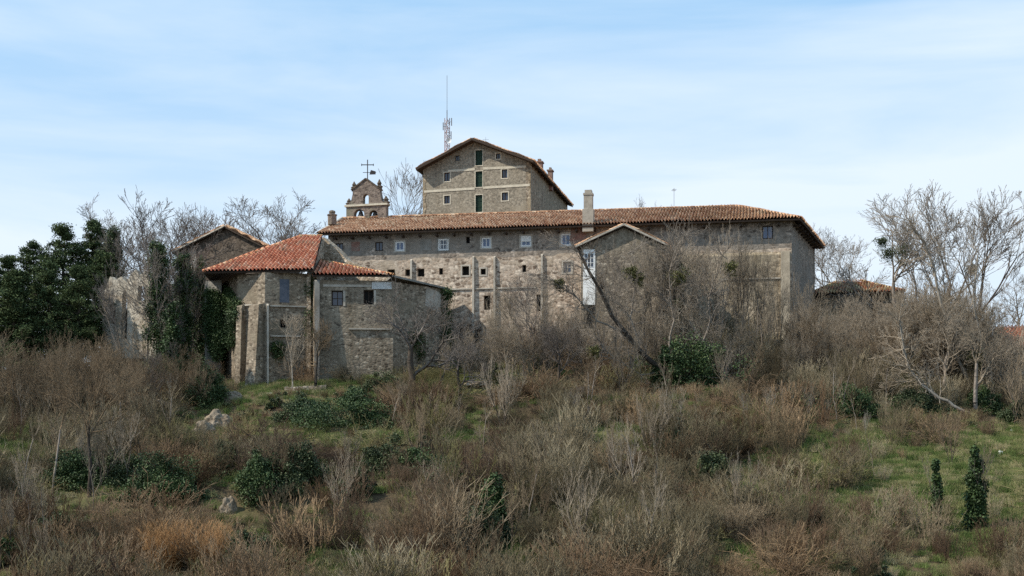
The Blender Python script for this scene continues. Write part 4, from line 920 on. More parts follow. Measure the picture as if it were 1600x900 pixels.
# brown twiggy trees at the left
lb_ = ['at the left edge below the pines', 'left of the dark trunked tree', 'below the white ruin', 'right of the white ruin, lower of two', 'before the left pines']
for k, (px, Y, yt) in enumerate([(38, 98, 528), (88, 97, 518), (150, 99, 520), (212, 99, 548), (112, 104, 512)]):
    instance(f'bushy{k % 3}', 'brown_twiggy_tree', 'low brown twiggy tree ' + lb_[k], 'bare tree', px, Y, yt, M['bark_d'], TB, .62, group='brown twiggy trees on the left')
tk = ['below the low outbuilding', 'right of the low outbuilding', 'under the mistletoe tree', 'left of the orange tiled cottage', 'under the tallest right tree', 'on the reddish rubble, highest of the thicket', 'directly against the right end wall', 'at the foot of the right end wall', 'below the crooked grey tree']
for k, (px, Y, yt) in enumerate([(1345, 112, 478), (1400, 114, 462), (1440, 113, 448), (1545, 110, 485), (1495, 112, 450), (1325, 104, 530), (1290, 117, 445), (1270, 106, 520), (1520, 106, 500)]):
    instance(f'bushy{(k + 1) % 3}', 'grey_thicket_tree', 'dense grey leafless thicket tree ' + tk[k], 'bare tree', px, Y, yt, G_, TG, .8, group='grey thicket trees on the right')

BR = 'grey brush trees along the foot of the long wing'
rb = random.Random(17)
for k in range(26):
    px = 700 + k * 22 + rb.uniform(-9, 9); Y = rb.uniform(104, 110.5)
    yt = rb.uniform(480, 525) if px < 900 else rb.uniform(455, 525)
    instance(f'brush{k % 3}', 'brush_tree', 'grey leafless brush tree in the dense row at the foot of the long wing', 'bare tree', px, Y, yt + (14 if px > 930 else 0), G_ if k % 3 else D_, TG, rb.uniform(.42, .68), group=BR)
for k in range(42):
    px = 1262 + k * 7.6 + rb.uniform(-8, 8); Y = rb.uniform(104, 116)
    yt = float(np.interp(px, [1265, 1290, 1340, 1400, 1480, 1550, 1580], [445, 462, 474, 445, 436, 462, 500])) + rb.uniform(-4, 60)
    instance(f'brush{k % 3}', 'brush_tree', 'grey leafless brush tree of the tall thicket between the long wing and the orange cottage', 'bare tree', px, Y, yt, G_ if k % 3 else D_, TG if k % 3 else TB, rb.uniform(.7, 1.1), group='grey brush trees of the right thicket')
for k in range(12):
    px = 20 + k * 26 + rb.uniform(-8, 8); Y = rb.uniform(95, 106); yt = rb.uniform(520, 560)
    instance(f'brush{k % 3}', 'brush_tree', 'brown leafless brush tree on the bank below the dark pines', 'bare tree', px, Y, yt, D_, TB, rb.uniform(.6, .8), group='brown brush trees below the pines')
for k in range(125):
    Y = rb.uniform(65, 101); px = rb.uniform(-20, 1620); z_ = zone_meadow(px, Y)
    x = (px - CX) / FOC * Y; b_ = HOR - FOC * ground(x, Y) / Y; hh = rb.uniform(2.8, 5.8)
    if z_:
        hh *= .7
        if k % 3: continue
    if 290 < px < 640 and (Y > 86 or px < 500): continue
    instance(f'sapling{k % 3}' if k % 2 else f'upright{k % 4}', 'thin_sapling', 'thin leafless sapling rising singly out of the scrub on the slope', 'sapling', px, Y, b_ - hh * FOC / Y, G_ if k % 2 else D_, TG if k % 3 else TB, .9, group='thin saplings scattered through the scrub')

# the great leaning tree with ivy at its foot
def custom_tree(name, label, cat, base, path, r0, tm, cm, seed, kids=(), twig=(3, .5), extra=None):
    """path: trunk points relative to base; kids: other limb polylines"""
    rg = random.Random(seed); t = thing(name, label, cat, base); tr, cr = [], []
    def limb(pts, ra, rb, store, spawn):
        P = [Vector(p) for p in pts]; Q_ = [P[0]]
        for a, b in zip(P, P[1:]):
            for k in (1 / 3, 2 / 3, 1): Q_.append(a.lerp(b, k) + Vector((rg.gauss(0, .05), rg.gauss(0, .05), rg.gauss(0, .05))) * (b - a).length * .35)
        n = len(Q_) - 1
        for i in range(n):
            f0, f1 = i / n, (i + 1) / n; store.append((*Q_[i], *Q_[i + 1], ra + (rb - ra) * f0, ra + (rb - ra) * f1))
            if spawn and i > n * spawn:
                for _ in range(2):
                    d = (Q_[i + 1] - Q_[i]).normalized(); sd = Vector((rg.gauss(0, 1), rg.gauss(0, 1), rg.gauss(.5, .7))).normalized(); dd = (d * .5 + sd).normalized()
                    _t, _c = grow(seed=rg.randint(0, 9999), H=rg.uniform(1.8, 3.6), r0=.045, levels=twig[0] - 1, nseg=(5, 4, 3), first=.2, ratio=.55, rmin=.011, up=.12, wig=.15)
                    seg = np.concatenate([_t, _c]); R_ = Vector((0, 0, 1)).rotation_difference(dd).to_matrix(); Rm = np.array(R_)
                    seg[:, :3] = seg[:, :3] @ Rm.T + np.array(Q_[i + 1]); seg[:, 3:6] = seg[:, 3:6] @ Rm.T + np.array(Q_[i + 1]); cr.extend(map(tuple, seg))
    limb(path, r0, r0 * .3, tr, .35)
    for pts, ra, rb in kids: limb(pts, ra, rb, cr, .2)
    v_, f_ = tubes(tr, 7); link_mesh('trunk', fast_mesh('trunk', v_, f_, smooth=True), tm, t)
    v_, f_ = tubes(cr, 3); link_mesh('crown', fast_mesh('crown', v_, f_), cm, t)
    return t
def rel(pts, Y, base): return [Vector(at(x, y, Y + dy)) - Vector(base) for x, y, dy in pts]
bx_ = (1088 - CX) / FOC * 103; base = Vector((bx_, 103, ground(bx_, 103)))
big = custom_tree('leaning_tree', 'great dark tree leaning far to the left before the gabled annex, ivy at its foot', 'bare tree', base,
    [Vector((0, 0, -.3))] + rel([(1075, 588, 0), (1040, 580, 0), (1008, 558, -.5), (975, 520, -1), (950, 480, -1.5), (925, 432, -2), (905, 395, -2)], 103, base), .30, D_, TM, 5,
    kids=[(rel([(1008, 558, -.5), (985, 500, .5), (992, 450, 1), (985, 395, 1)], 103, base), .10, .02), (rel([(975, 520, -1), (935, 500, -2), (895, 460, -3), (868, 440, -3)], 103, base), .10, .02),
          (rel([(1040, 580, 0), (1052, 500, 1), (1045, 430, 1), (1060, 370, 1)], 103, base), .12, .02), (rel([(1075, 588, 0), (1105, 520, 0), (1110, 460, 0), (1130, 400, 0)], 103, base), .12, .02),
          (rel([(1075, 588, 0), (1130, 590, -1), (1165, 605, -1)], 103, base), .10, .03), (rel([(1052, 500, 1), (1080, 470, 1), (1112, 455, 1)], 103, base), .07, .02),
          (rel([(1040, 580, 0), (1000, 585, -1), (960, 560, -2), (930, 530, -2)], 103, base), .08, .02)])
def ivy_part(name, parent, pts, tn, size, m, seed):
    r_ = np.random.default_rng(seed); v_, f_, t_ = leaves(pts, size, r_, tones=tn); o = link_mesh(name, fast_mesh(name, v_, f_, t_), m, parent); return o
r_ = np.random.default_rng(3); lob = []
for (px, py, rr) in ((1088, 590, 1.6), (1105, 575, 1.3), (1060, 585, 1.3), (1045, 600, 1.1), (1075, 612, 1.5), (1110, 605, 1.1), (1030, 590, .7), (1095, 625, 1.2), (1055, 560, .6), (1082, 560, .9)):
    p = Vector(at(px, py, 102.6)) - base
    for _ in range(9): lob.append((tuple(p + Vector(r_.normal(0, .95 * rr, 3))), (.6 * rr, .6 * rr, .6 * rr)))
pts, tn = blob_points(r_, lob, 260); ivy_part('ivy', big, pts, tn, .08, M['lf_ivy'], 4)
# pale crooked trunks in the right thicket
for (path, lab, Y, r0, sd) in [
    ([(1532, 655, 0), (1500, 640, 0), (1468, 622, 0), (1438, 600, 0), (1420, 575, 0), (1412, 545, 0), (1405, 500, 0)], 'pale curved trunk bending left across the right thicket', 98, .17, 61),
    ([(1540, 660, 0), (1525, 620, 0), (1508, 585, 0), (1490, 550, 0), (1475, 500, 0), (1462, 430, 0), (1445, 380, 0), (1420, 345, 0)], 'long pale trunk slanting up left to the mistletoe crowns', 104, .22, 62),
    ([(1545, 640, 0), (1550, 600, 0), (1535, 540, 0), (1520, 470, 0), (1528, 400, 0)], 'upright pale trunk right of the slanting one in the right thicket', 104, .17, 63),
    ([(1150, 640, 0), (1142, 600, 0), (1120, 560, 0), (1075, 500, 0)], 'short grey trunk slanting left behind the ivy mound', 104, .12, 64)]:
    b_ = at(*path[0][:2], Y); b_.z = min(b_.z, ground(b_.x, Y)); t = custom_tree('crooked_tree', lab, 'bare tree', b_, [Vector((0, 0, -.2))] + rel(path, Y, b_), r0, P_, TG, sd); t['group'] = 'crooked pale trees on the right'

# ivy clad trunks
def ivy_tree(px, Y, ytop, label, w=.8, seed=1, key='sapling0', low=.0, high=.95, dens=1.0, side=None, cw=.6, m=None, group=None):
    t = instance(key, 'ivy_clad_tree', label, 'ivy clad tree', px, Y, ytop, D_, T_, cw, group=group); r_ = np.random.default_rng(seed)
    H = 10.0; s = t.scale.z; sx = t.scale.x; lob = []; n = int(46 * dens)
    for k in range(n):
        f = low + (high - low) * r_.random() ** .9; ww = w * (1 - .55 * f) * r_.uniform(.5, 1.25)
        a = r_.uniform(0, 6.28); off = w * r_.uniform(0, .8) * (1 - .5 * f)
        lob.append(((off * math.cos(a) / sx, off * math.sin(a) / sx, f * H), (ww * .55 / sx, ww * .55 / sx, ww * .75 / s)))
    pts, tn = blob_points(r_, lob, 300)
    v_, f_, t_ = leaves(pts * np.array([sx, sx, s]), .08, r_, tones=tn); v_ = v_ / np.array([sx, sx, s])
    link_mesh('ivy', fast_mesh('ivy', v_, f_, t_), m or M['lf_ivy'], t); return t
ig = 'ivy clad trees'
ivy_tree(1525, 72, 696, 'thick ivy clad trunk in the right meadow, the broader of two', .62, 1, dens=1.5, cw=.8, group=ig)
ivy_tree(1462, 71.5, 712, 'slim ivy clad trunk in the right meadow, the narrower of two', .42, 2, key='sapling1', cw=.8, group=ig)
ivy_tree(250, 114, 372, 'broad ivy clad tree right of the white ruin', 1.7, 3, key='round0', dens=1.7, cw=.62, group=ig)
ivy_tree(287, 116, 392, 'tall ivy clad tree left of the ivy grown house corner', 1.5, 4, key='airy0', dens=1.5, cw=.6, group=ig)
ivy_tree(313, 119, 398, 'dark ivy clad tree squeezed against the house corner', 1.2, 5, key='round1', dens=1.2, cw=.5, group=ig)
ivy_tree(176, 129, 352, 'olive green ivy clad tree left of the white ruin, next to the pines', 1.8, 6, key='airy1', low=.35, dens=1.6, cw=.62, m=M['lf_bush'], group=ig)
ivy_tree(268, 108, 470, 'low ivy clad stem below the broad ivy clad tree', 1.1, 7, key='round2', dens=1.0, cw=.5, group=ig)
ivy_tree(1060, 108, 400, 'ivy speckled tree just right of the annex wall', .6, 8, key='airy2', dens=.6, cw=.5, m=M['lf_bush'], group=ig)
ivy_tree(772, 73, 745, 'ivy clad stump in the lower middle of the scrub', .9, 9, key='sapling2', dens=1.2, cw=.5, group=ig)

# ivy on the red roofed house corner
r_ = np.random.default_rng(8); pts = []
def ivy_wall(label, specs, group='ivy on the walls'):
    C_, T2 = [], []
    for (pl, x0, y0, x1, y1, n, outd) in specs:
        for _ in range(n):
            x = r_.uniform(x0, x1); y = r_.uniform(y0, y1); k = noise.noise(Vector((x * .05, y * .035, 4)))
            if k < -.12 and y < (y0 + y1) / 2: continue
            u, z = pl.uz(x, y); c = pl.P(u, z, outd + abs(r_.normal(0, .16)))
            m_ = 85; C_.append(np.array(c) + r_.normal(0, .22, (m_, 3)) * np.array([1, .6, 1])); T2.append(np.full(m_, .45 + .5 * k))
    C_ = np.concatenate(C_); T2 = np.concatenate(T2); v_, f_, t_ = leaves(C_, .07, r_, tones=T2); loc = Vector(v_.mean(0)); loc.z = v_[:, 2].min()
    tag(link_mesh('ivy', fast_mesh('ivy', v_ - np.array(loc), f_, t_), M['lf_ivy'], None, loc), label, 'ivy')
ptur = Plane(ta, tb)
ivy_wall('thick dark ivy over the turret and left corner of the red roofed house', [(ptur, 326, 446, 346, 540, 200, .1), (pc[0], 347, 432, 371, 540, 260, .15), (ptur, 335, 520, 348, 560, 60, .2)])
ivy_wall('thin ivy creeping up between the buttresses of the red roofed house', [(p3, 480, 440, 490, 530, 50, .1), (pc[1], 372, 470, 379, 500, 18, .2), (p3, 425, 530, 440, 560, 16, .1)])
ivy_wall('dark ivy hanging over the shed end of the red roofed house', [(pc[5], 690, 455, 698, 560, 60, .2), (pc[5], 640, 520, 660, 560, 16, .1)])

# pines on the left
def pine_mesh(seed, wide=.30):
    rg = random.Random(seed); r_ = np.random.default_rng(seed); tr = []; lob = []; H = 10
    p = Vector((0, 0, -.3)); n = 12
    for i in range(n):
        q = Vector((rg.gauss(0, .12), rg.gauss(0, .12), (i + 1) * H * .95 / n)); tr.append((*p, *q, .28 * (1 - i / n) + .03, .28 * (1 - (i + 1) / n) + .03)); p = q
    z = 1.4
    while z < H:
        f = z / H; R = H * wide * 1.12 * (1 - f) ** .68 * rg.uniform(.55, 1.25) + .15
        for k in range(rg.randint(5, 8)):
            a = rg.uniform(0, 6.28); rr = R * rg.uniform(.55, 1.1); end = Vector((rr * math.cos(a), rr * math.sin(a), z + rr * .22))
            tr.append((0, 0, z, *end, .05, .015))
            for t in (.3, .5, .7, .88, 1.05):
                c = Vector((0, 0, z)).lerp(end, t); s = (.20 + .16 * (1 - f)) * rg.uniform(.45, 1.5); lob.append((tuple(c + Vector((rg.gauss(0, .12), rg.gauss(0, .12), rg.gauss(0, .1)))), (s * 1.3, s * 1.3, s * .75)))
        z += rg.uniform(.4, .62)
    pts, tn = blob_points(r_, lob, 62); v_, f_, t_ = leaves(pts, .062, r_, tones=tn)
    tv, tf = tubes(tr, 5); return fast_mesh('pine_trunk', tv, tf), fast_mesh('pine_crown', v_, f_, t_)
PN = [pine_mesh(201, .34), pine_mesh(202, .30), pine_mesh(203, .38)]
for a, b in PN: a.materials.append(M['bark_d']); b.materials.append(M['lf_pine'])
for k, (px, Y, yt, wd, lab) in enumerate([
    (12, 128, 402, 1.0, 'dark pine at the left edge of the grove'), (-35, 126, 400, 1.3, 'dark pine half outside the left edge'), (52, 130, 381, .95, 'dark pine second from the left edge, with a rounded top'),
    (100, 128, 353, .95, 'tallest dark pine, in the middle of the left grove'), (148, 131, 347, .9, 'dark pine on the right of the grove, beside the bare cluster'), (75, 122, 412, 1.1, 'lower dark pine before the tallest one'),
    (122, 121, 418, 1.0, 'dark pine just left of the white ruin'), (28, 119, 425, 1.35, 'low broad dark pine in front at the left edge'), (-15, 121, 440, 1.3, 'low dark pine cut by the left edge'), (160, 126, 395, 1.1, 'dark pine behind the left corner of the white ruin')]):
    x = (px - CX) / FOC * Y; z = ground(x, Y); h = (HOR - yt) / FOC * Y - z; t = thing('pine_tree', lab, 'pine tree', (x, Y, z), 'dark pines on the left')
    for nm, me in zip(('trunk', 'crown'), PN[k % 3]): o = bpy.data.objects.new(nm, me); COL.objects.link(o); o.parent = t
    t.scale = (h / 10 * wd, h / 10 * wd, h / 10); t.rotation_euler.z = k * 1.7

CLEAR = []          # (x, y, half width): no scrub grows in or right before these
# evergreen bushes and bramble mounds (each a thing)
def mound(px, py, wpx, hpx, label, m='lf_bush', cat='bush', name='evergreen_bush', seed=1, depth=1.0, Y=None, size=.058, n=95, per=230):
    r_ = np.random.default_rng(seed); g = gpt(px, py) if Y is None else Vector(((px - CX) / FOC * Y, Y, 0))
    if Y is not None: g.z = ground(g.x, Y)
    sc = g.y / FOC; w = wpx * sc * 1.4; h = hpx * sc * 1.0; d = max(1.5, w * .7 * depth)
    g = g + Vector((0, d * .25, 0)); g.z = ground(g.x, g.y) - .2
    CLEAR.append((g.x, g.y - d * .5, w * .55)); lob = bush_lobes(r_, w, d, h + .2, n); pts, tn = blob_points(r_, lob, per); v_, f_, t_ = leaves(pts, size, r_, tones=tn)
    t = thing(name, label, cat, g); o = link_mesh('foliage', fast_mesh('foliage', v_, f_, t_), M[m], t)
    st = []
    for k in range(10):
        c = lob[k][0]; st.append((0, 0, -.2, c[0] * .5, c[1] * .5, c[2] * .6, .04, .03)); st.append((c[0] * .5, c[1] * .5, c[2] * .6, *c, .03, .012))
    v_, f_ = tubes(st, 4); link_mesh('stems', fast_mesh('stems', v_, f_), M['bark_d'], t); return t
for k, a in enumerate([
    (308, 642, 84, 88, 'dark ivy covered mound left of the pale rocks below the house corner', 'lf_ivy'),
    (530, 680, 170, 78, 'broad dark green laurel bush on the terrace below the red roofed house', 'lf_ivy'),
    (470, 665, 80, 50, 'green bush joining the left side of the broad laurel bush', 'lf_bush'),
    (250, 800, 110, 105, 'large round dark green bush in the lower left scrub', 'lf_ivy'),
    (410, 790, 90, 100, 'dark round bush left of centre beneath the grass bank', 'lf_ivy'),
    (470, 780, 90, 85, 'grey green bush right beside the dark round bush', 'lf_bush'),
    (615, 745, 90, 75, 'dark bramble mound below the spreading bare tree', 'lf_bush'),
    (762, 860, 80, 100, 'dark bramble mound around the ivy clad stump', 'lf_bush'),
    (1325, 660, 90, 70, 'dark green bush under the reddish rubble on the right', 'lf_ivy'),
    (1390, 610, 90, 70, 'green bramble below the low outbuilding', 'lf_bush'),
    (120, 765, 110, 70, 'dark bush at the foot of the dark trunked tree', 'lf_ivy'),
    (4, 620, 40, 60, 'dark bush cut by the left edge, upper of two', 'lf_ivy'),
    (8, 885, 50, 45, 'green bush cut by the left edge, lower of two', 'lf_ivy'),
    (225, 620, 90, 70, 'green bush under the broad ivy clad tree', 'lf_bush'),
    (1590, 668, 60, 44, 'dark bush below the orange tiled cottage', 'lf_bush'),
    (1110, 765, 60, 60, 'dim green bramble at the left rim of the right meadow', 'lf_bush'),
    (600, 620, 70, 45, 'green bramble at the foot of the red roofed house wall', 'lf_bush'),
    (1320, 545, 90, 60, 'dark bush under the wall of the low outbuilding', 'lf_ivy'),
    (655, 752, 120, 58, 'wide dark bramble mass in the hollow left of the middle slope', 'lf_ivy'), (870, 700, 90, 48, 'wide low bramble mass below the small dark tree in the middle of the slope', 'lf_bush'), (180, 765, 90, 60, 'dark bramble mass joining the large round bush at its left', 'lf_bush'),
    (175, 705, 80, 36, 'low dark bramble behind the dark trunked tree', 'lf_bush'), (350, 745, 60, 55, 'small green bush between the large round bush and the dark round bush', 'lf_bush'),
    (560, 790, 70, 60, 'dim green bush left of the reddish brown scrub in the lower middle', 'lf_bush'), (690, 770, 60, 50, 'dark bramble mound just below the middle bank', 'lf_ivy'),
    (95, 850, 80, 50, 'dim green bramble low at the left', 'lf_bush'), (390, 880, 70, 44, 'dark bramble right of the orange willow clump', 'lf_bush'), (1040, 720, 60, 44, 'dim bramble in the grey scrub right of the middle', 'lf_bush'),
    (845, 590, 60, 40, 'small green bush at the foot of the thin grey bare tree', 'lf_bush'), (560, 640, 60, 34, 'dark low bush on the terrace under the windows of the red roofed house', 'lf_ivy'), (1240, 650, 70, 50, 'dark bramble behind the white stemmed shrubs', 'lf_ivy'),
    (1440, 650, 80, 50, 'dim green bramble at the foot of the right thicket', 'lf_bush'), (1545, 650, 60, 50, 'dark bramble under the pale trunks at the right', 'lf_ivy'), (700, 560, 50, 44, 'dark bush beside the shed end of the red roofed house', 'lf_ivy'),
]): mound(a[0], a[1], a[2], a[3], a[4], a[5], seed=300 + k)

# mistletoe balls
for k, (px, py, Y, r0, lab) in enumerate([(1378, 378, 122, .6, 'mistletoe ball highest on the left boughs of the mistletoe tree'), (1387, 397, 122, .75, 'mistletoe ball lowest on the left boughs of the mistletoe tree'), (1409, 393, 121, .95, 'largest dark mistletoe ball, on the slanting bough'),
    (1518, 422, 119, .7, 'mistletoe ball on the crown furthest right'), (986, 425, 104, .65, 'dark mistletoe ball on the bough before the annex'), (998, 436, 104, .6, 'yellow green mistletoe ball beside the dark one before the annex'),
    (1062, 432, 105, .95, 'mistletoe ball on the upright limb right of the annex'), (874, 443, 100, .5, 'small mistletoe ball left of the white plaster strip'), (929, 549, 101, .6, 'low mistletoe ball below the white plaster strip'),
    (1142, 418, 107, .7, 'brownish mistletoe ball before the yellowish wall'), (1520, 560, 104, 1.1, 'large olive mistletoe clump in the right thicket'), (803, 622, 103, .9, 'yellow green clump on the low crooked tree')]):
    r_ = np.random.default_rng(500 + k); c = at(px, py, Y); u = r_.normal(size=(1500, 3)); u /= np.linalg.norm(u, axis=1)[:, None]; pp = u * (r0 * r_.random(1500) ** .45)[:, None] * (1 + .25 * np.sin(u * 5).sum(1))[:, None] * .9
    v_, f_, t_ = leaves(pp, .055, r_); tag(link_mesh('mistletoe', fast_mesh('mistletoe', v_ + np.array([0, 0, r0]), f_, t_), M['lf_mist'] if k not in (0, 1, 2) else M['lf_bush'], None, c - Vector((0, 0, r0))), lab, 'mistletoe', 'mistletoe in the bare trees')

# russet willow, and other single shrubs with a colour of their own
def whips(seed, n=120, H=3, spread=.5, side=3, rmin=.009, r0=.018):
    rg = random.Random(seed); st = []
    for _ in range(n):
        a = rg.uniform(0, 6.28); rr = rg.random() ** .5; p = (rr * .5 * math.cos(a), rr * .5 * math.sin(a), -.1); sp = spread * rr
        d = nrmz((sp * math.cos(a) + rg.gauss(0, .1), sp * math.sin(a) + rg.gauss(0, .1), 1)); L_ = H * rg.uniform(.55, 1.02); m_ = 5; r = r0
        for i in range(m_):
            d = nrmz((d[0] + rg.gauss(0, .06), d[1] + rg.gauss(0, .06), d[2] + .05)); q = tuple(p[j] + d[j] * L_ / m_ for j in range(3)); r2 = max(rmin, r * .82); st.append((*p, *q, r, r2))
            for _k in range(side if i > 0 else 0):
                b = rg.uniform(0, 6.28); e = nrmz((d[0] + .7 * math.cos(b), d[1] + .7 * math.sin(b), d[2] + .1)); l2 = L_ * rg.uniform(.08, .2); z_ = tuple(q[j] + e[j] * l2 for j in range(3)); st.append((*q, *z_, rmin * 1.1, rmin * .7))
            p, r = q, r2
    return np.array(st)
for k, (px, py, wpx, hpx, m, lab, nm) in enumerate([
    (262, 925, 70, 92, 'sc_russet', 'orange stemmed willow shrub, left half of the glowing clump at the bottom', 'willow_shrub'), (318, 930, 80, 98, 'sc_russet', 'orange stemmed willow shrub, right half of the glowing clump at the bottom', 'willow_shrub'),
    (735, 548, 60, 52, 'sc_dark', 'dark purplish bare bush at the foot of the long wing', 'bare_bush'), (325, 560, 50, 40, 'sc_russet', 'small russet shrub at the ivy grown house corner', 'russet_shrub'),
    (785, 672, 110, 40, 'sc_dark', 'dark purplish bramble under the pale forked tree', 'bare_bush'), (1150, 842, 60, 60, 'sc_red', 'reddish shrub at the lower edge of the right meadow', 'bare_bush')]):
    g = gpt(px, min(py, 880)) if py < 890 else Vector(((px - CX) / FOC * 66, 66, 0)); g.z = ground(g.x, g.y); w = wpx / FOC * g.y; h = hpx / FOC * g.y
    s_ = whips(700 + k, 260, H=h * .85, spread=w / 2 / h * 1.3, r0=.012, side=4, rmin=.007); v_, f_ = tubes(s_, 3)
    tag(link_mesh(nm, fast_mesh(nm, v_, f_), M[m], None, g), lab, 'shrub'); CLEAR.append((g.x, g.y - .3, w * .6))

# ------------------------------------------------------------------ rocks and stones
def rock(px, py, w, h, label, seed, m='rock', name='rock_outcrop', cat='rock', Y=None, up=0):
    g = gpt(px, py) if Y is None else at(px, py, Y); CLEAR.append((g.x, g.y, w * .6)); bm = bmesh.new(); bmesh.ops.create_icosphere(bm, subdivisions=4, radius=1)
    for v in bm.verts:
        c = v.co.copy(); k = 1 + .40 * noise.noise(c * 1.3 + Vector((seed, 0, 0))) + .16 * noise.noise(c * 3.1 + Vector((seed, 3, 0))) + .10 * noise.noise(c * 7)
        v.co = Vector((c.x * w / 2 * k, c.y * w * .35 * k, c.z * h / 2 * k))
    bmesh.ops.translate(bm, vec=g + Vector((0, 0, h * .15 + up)), verts=bm.verts); return tobj(name, bm, M[m], label, cat)
rock(338, 672, 2.0, 2.0, 'pale upright rock outcrop right of the dark ivy mound', 1); rock(318, 682, 1.5, 1.8, 'lower pale rock at the left foot of the upright outcrop', 2)
rock(360, 628, 2.2, 1.2, 'pale broken rock at the foot of the buttressed corner', 3); rock(240, 640, 3.0, 1.1, 'low pale rock ledge under the broad ivy clad tree', 4)
rock(357, 800, .9, 1.3, 'small pale boulder low in the left scrub', 5); rock(1300, 590, 2.2, 1.0, 'reddish rubble heap on the right bank, left part', 6, 'rubble', 'rubble_heap', 'rubble'); rock(1345, 588, 2.6, .9, 'reddish rubble heap on the right bank, right part', 7, 'rubble', 'rubble_heap', 'rubble')
rock(742, 606, 2.0, .5, 'scatter of pale rubble beside the yellow green clump', 8, 'rubble', 'rubble_heap', 'rubble')
rock(1563, 713, .35, .35, 'small white stone on the right meadow, lower of two', 9, 'bright_plaster', 'white_stone', 'stone'); rock(1580, 678, .4, .35, 'small white stone on the right meadow, upper of two', 10, 'bright_plaster', 'white_stone', 'stone')
rock(428, 618, 1.3, .35, 'white flat stone at the foot of the white drainpipe', 12, 'bright_plaster', 'white_stone', 'stone', Y=106)
# low garden wall before the red roofed house, dry-stone terrace wall at the bottom
def low_wall(pts, h, w, label, m, seed):
    bm = bmesh.new(); P = [Vector(p) for p in pts]; n = len(P); vs = []
    for i, p in enumerate(P):
        d = (P[min(i + 1, n - 1)] - P[max(i - 1, 0)]); d.z = 0; d.normalize(); s = Vector((-d.y, d.x, 0)); hh = h * (1 + .3 * noise.noise(Vector((i * .8, seed, 0))))
        vs.append([bm.verts.new(p - s * w / 2 + Vector((0, 0, -.6))), bm.verts.new(p - s * w / 2 + Vector((0, 0, hh))), bm.verts.new(p + s * w / 2 + Vector((0, 0, hh))), bm.verts.new(p + s * w / 2 + Vector((0, 0, -.6)))])
    for a, b in zip(vs, vs[1:]):
        for k in range(3): bm.faces.new([a[k], b[k], b[k + 1], a[k + 1]])
    bm.faces.new(vs[0]); bm.faces.new(vs[-1][::-1]); bmesh.ops.recalc_face_normals(bm, faces=bm.faces); return tobj('stone_wall', bm, M[m], label, 'wall')
def gl(px0, px1, Y0, Y1, n=16):
    out = []
    for i in range(n + 1):
        Y = Y0 + (Y1 - Y0) * i / n; x = ((px0 + (px1 - px0) * i / n) - CX) / FOC * Y; out.append((x, Y, ground(x, Y)))
    return out
low_wall(gl(445, 510, 107, 107), .55, .4, 'low pale garden wall at the foot of the red roofed house', 'rubble', 1)
#low_wall(gl(335, 560, 69.5, 69.5, 30), 1.7, .6, 'dark dry stone terrace wall in the lower left scrub', 'dark_stone', 2)

# ------------------------------------------------------------------ scrub, grass (uncountable: scattered stuff)
LIB = bpy.data.collections.new('plant_library')      # not linked to the scene: only sources for the scattered stuff
def lib(name, V, F, m, tone=None):
    c = bpy.data.collections.get(name) or bpy.data.collections.new(name); me = fast_mesh(name, V, F, tone); me.materials.append(m)
    o = bpy.data.objects.new(f'{name}_{len(c.objects)}', me); c.objects.link(o); return c
def tangle(seed, n=60, H=2.2, W_=1.5):
    rg = random.Random(seed); st = []
    for _ in range(n):
        a = rg.uniform(0, 6.28); p = (rg.gauss(0, W_ * .25), rg.gauss(0, W_ * .25), -.1); d = nrmz((math.cos(a) * .6, math.sin(a) * .6, 1)); m_ = 7; L_ = H * rg.uniform(.7, 1.25); r = .014
        for i in range(m_):
            d = nrmz((d[0] + rg.gauss(0, .16), d[1] + rg.gauss(0, .16), d[2] - .10 + rg.gauss(0, .14))); q = tuple(p[j] + d[j] * L_ / m_ for j in range(3)); st.append((*p, *q, r, max(.008, r * .9)))
            for _k in range(2):
                e = nrmz((d[0] + rg.gauss(0, .8), d[1] + rg.gauss(0, .8), d[2] + rg.gauss(.2, .6))); l2 = rg.uniform(.15, .45); z_ = tuple(q[j] + e[j] * l2 for j in range(3)); st.append((*q, *z_, .009, .006))
            p, r = q, r * .93
    return np.array(st)
def shrub_segs(seed):
    t, c = grow(seed=seed, H=2.6, r0=.03, levels=2, nseg=(5, 5, 4), first=.15, ratio=.5, ang=(.35, .9), up=.15, wig=.12, rmin=.009, stems=11, spread0=.55)
    return np.concatenate([t, c])
SC = {}
for nm, m in (('sc_brown', M['sc_brown']), ('sc_grey', M['sc_grey']), ('sc_red', M['sc_red']), ('sc_dark', M['sc_dark']), ('sc_olive', M['sc_olive'])):
    for i in range(3):
        segs = [shrub_segs(801 + i), whips(820 + i, 70, 2.6, .45, 3, .008, .014), tangle(840 + i)]
        s_ = segs[i] if nm not in ('sc_dark', 'sc_olive') else segs[2 if i else 0]
        if nm in ('sc_grey', 'sc_red') and i == 2: s_ = whips(860, 50, 3.2, .3, 3, .008, .016)
        v_, f_ = tubes(s_, 3); SC[nm] = lib(nm, v_, f_, m)
r_ = np.random.default_rng(77)
for i in range(3):
    n = 160; c = np.stack([r_.normal(0, .22, n), r_.normal(0, .22, n), np.zeros(n)], 1); d = np.stack([r_.normal(0, .10, n), r_.normal(0, .10, n), r_.uniform(.16, .42, n)], 1)
    s = np.concatenate([c, c + d, np.full((n, 1), .012), np.full((n, 1), .004)], 1); v_, f_ = tubes(s, 3); SC['grass'] = lib('grass', v_, f_, M['lf_grass'])
for i in range(2):
    lob = bush_lobes(r_, 2.0, 2.0, 1.3, 10); pts, tn = blob_points(r_, lob, 170); v_, f_, t_ = leaves(pts, .065, r_, tones=tn); SC['green'] = lib('green', v_, f_, M['lf_bush'], t_)
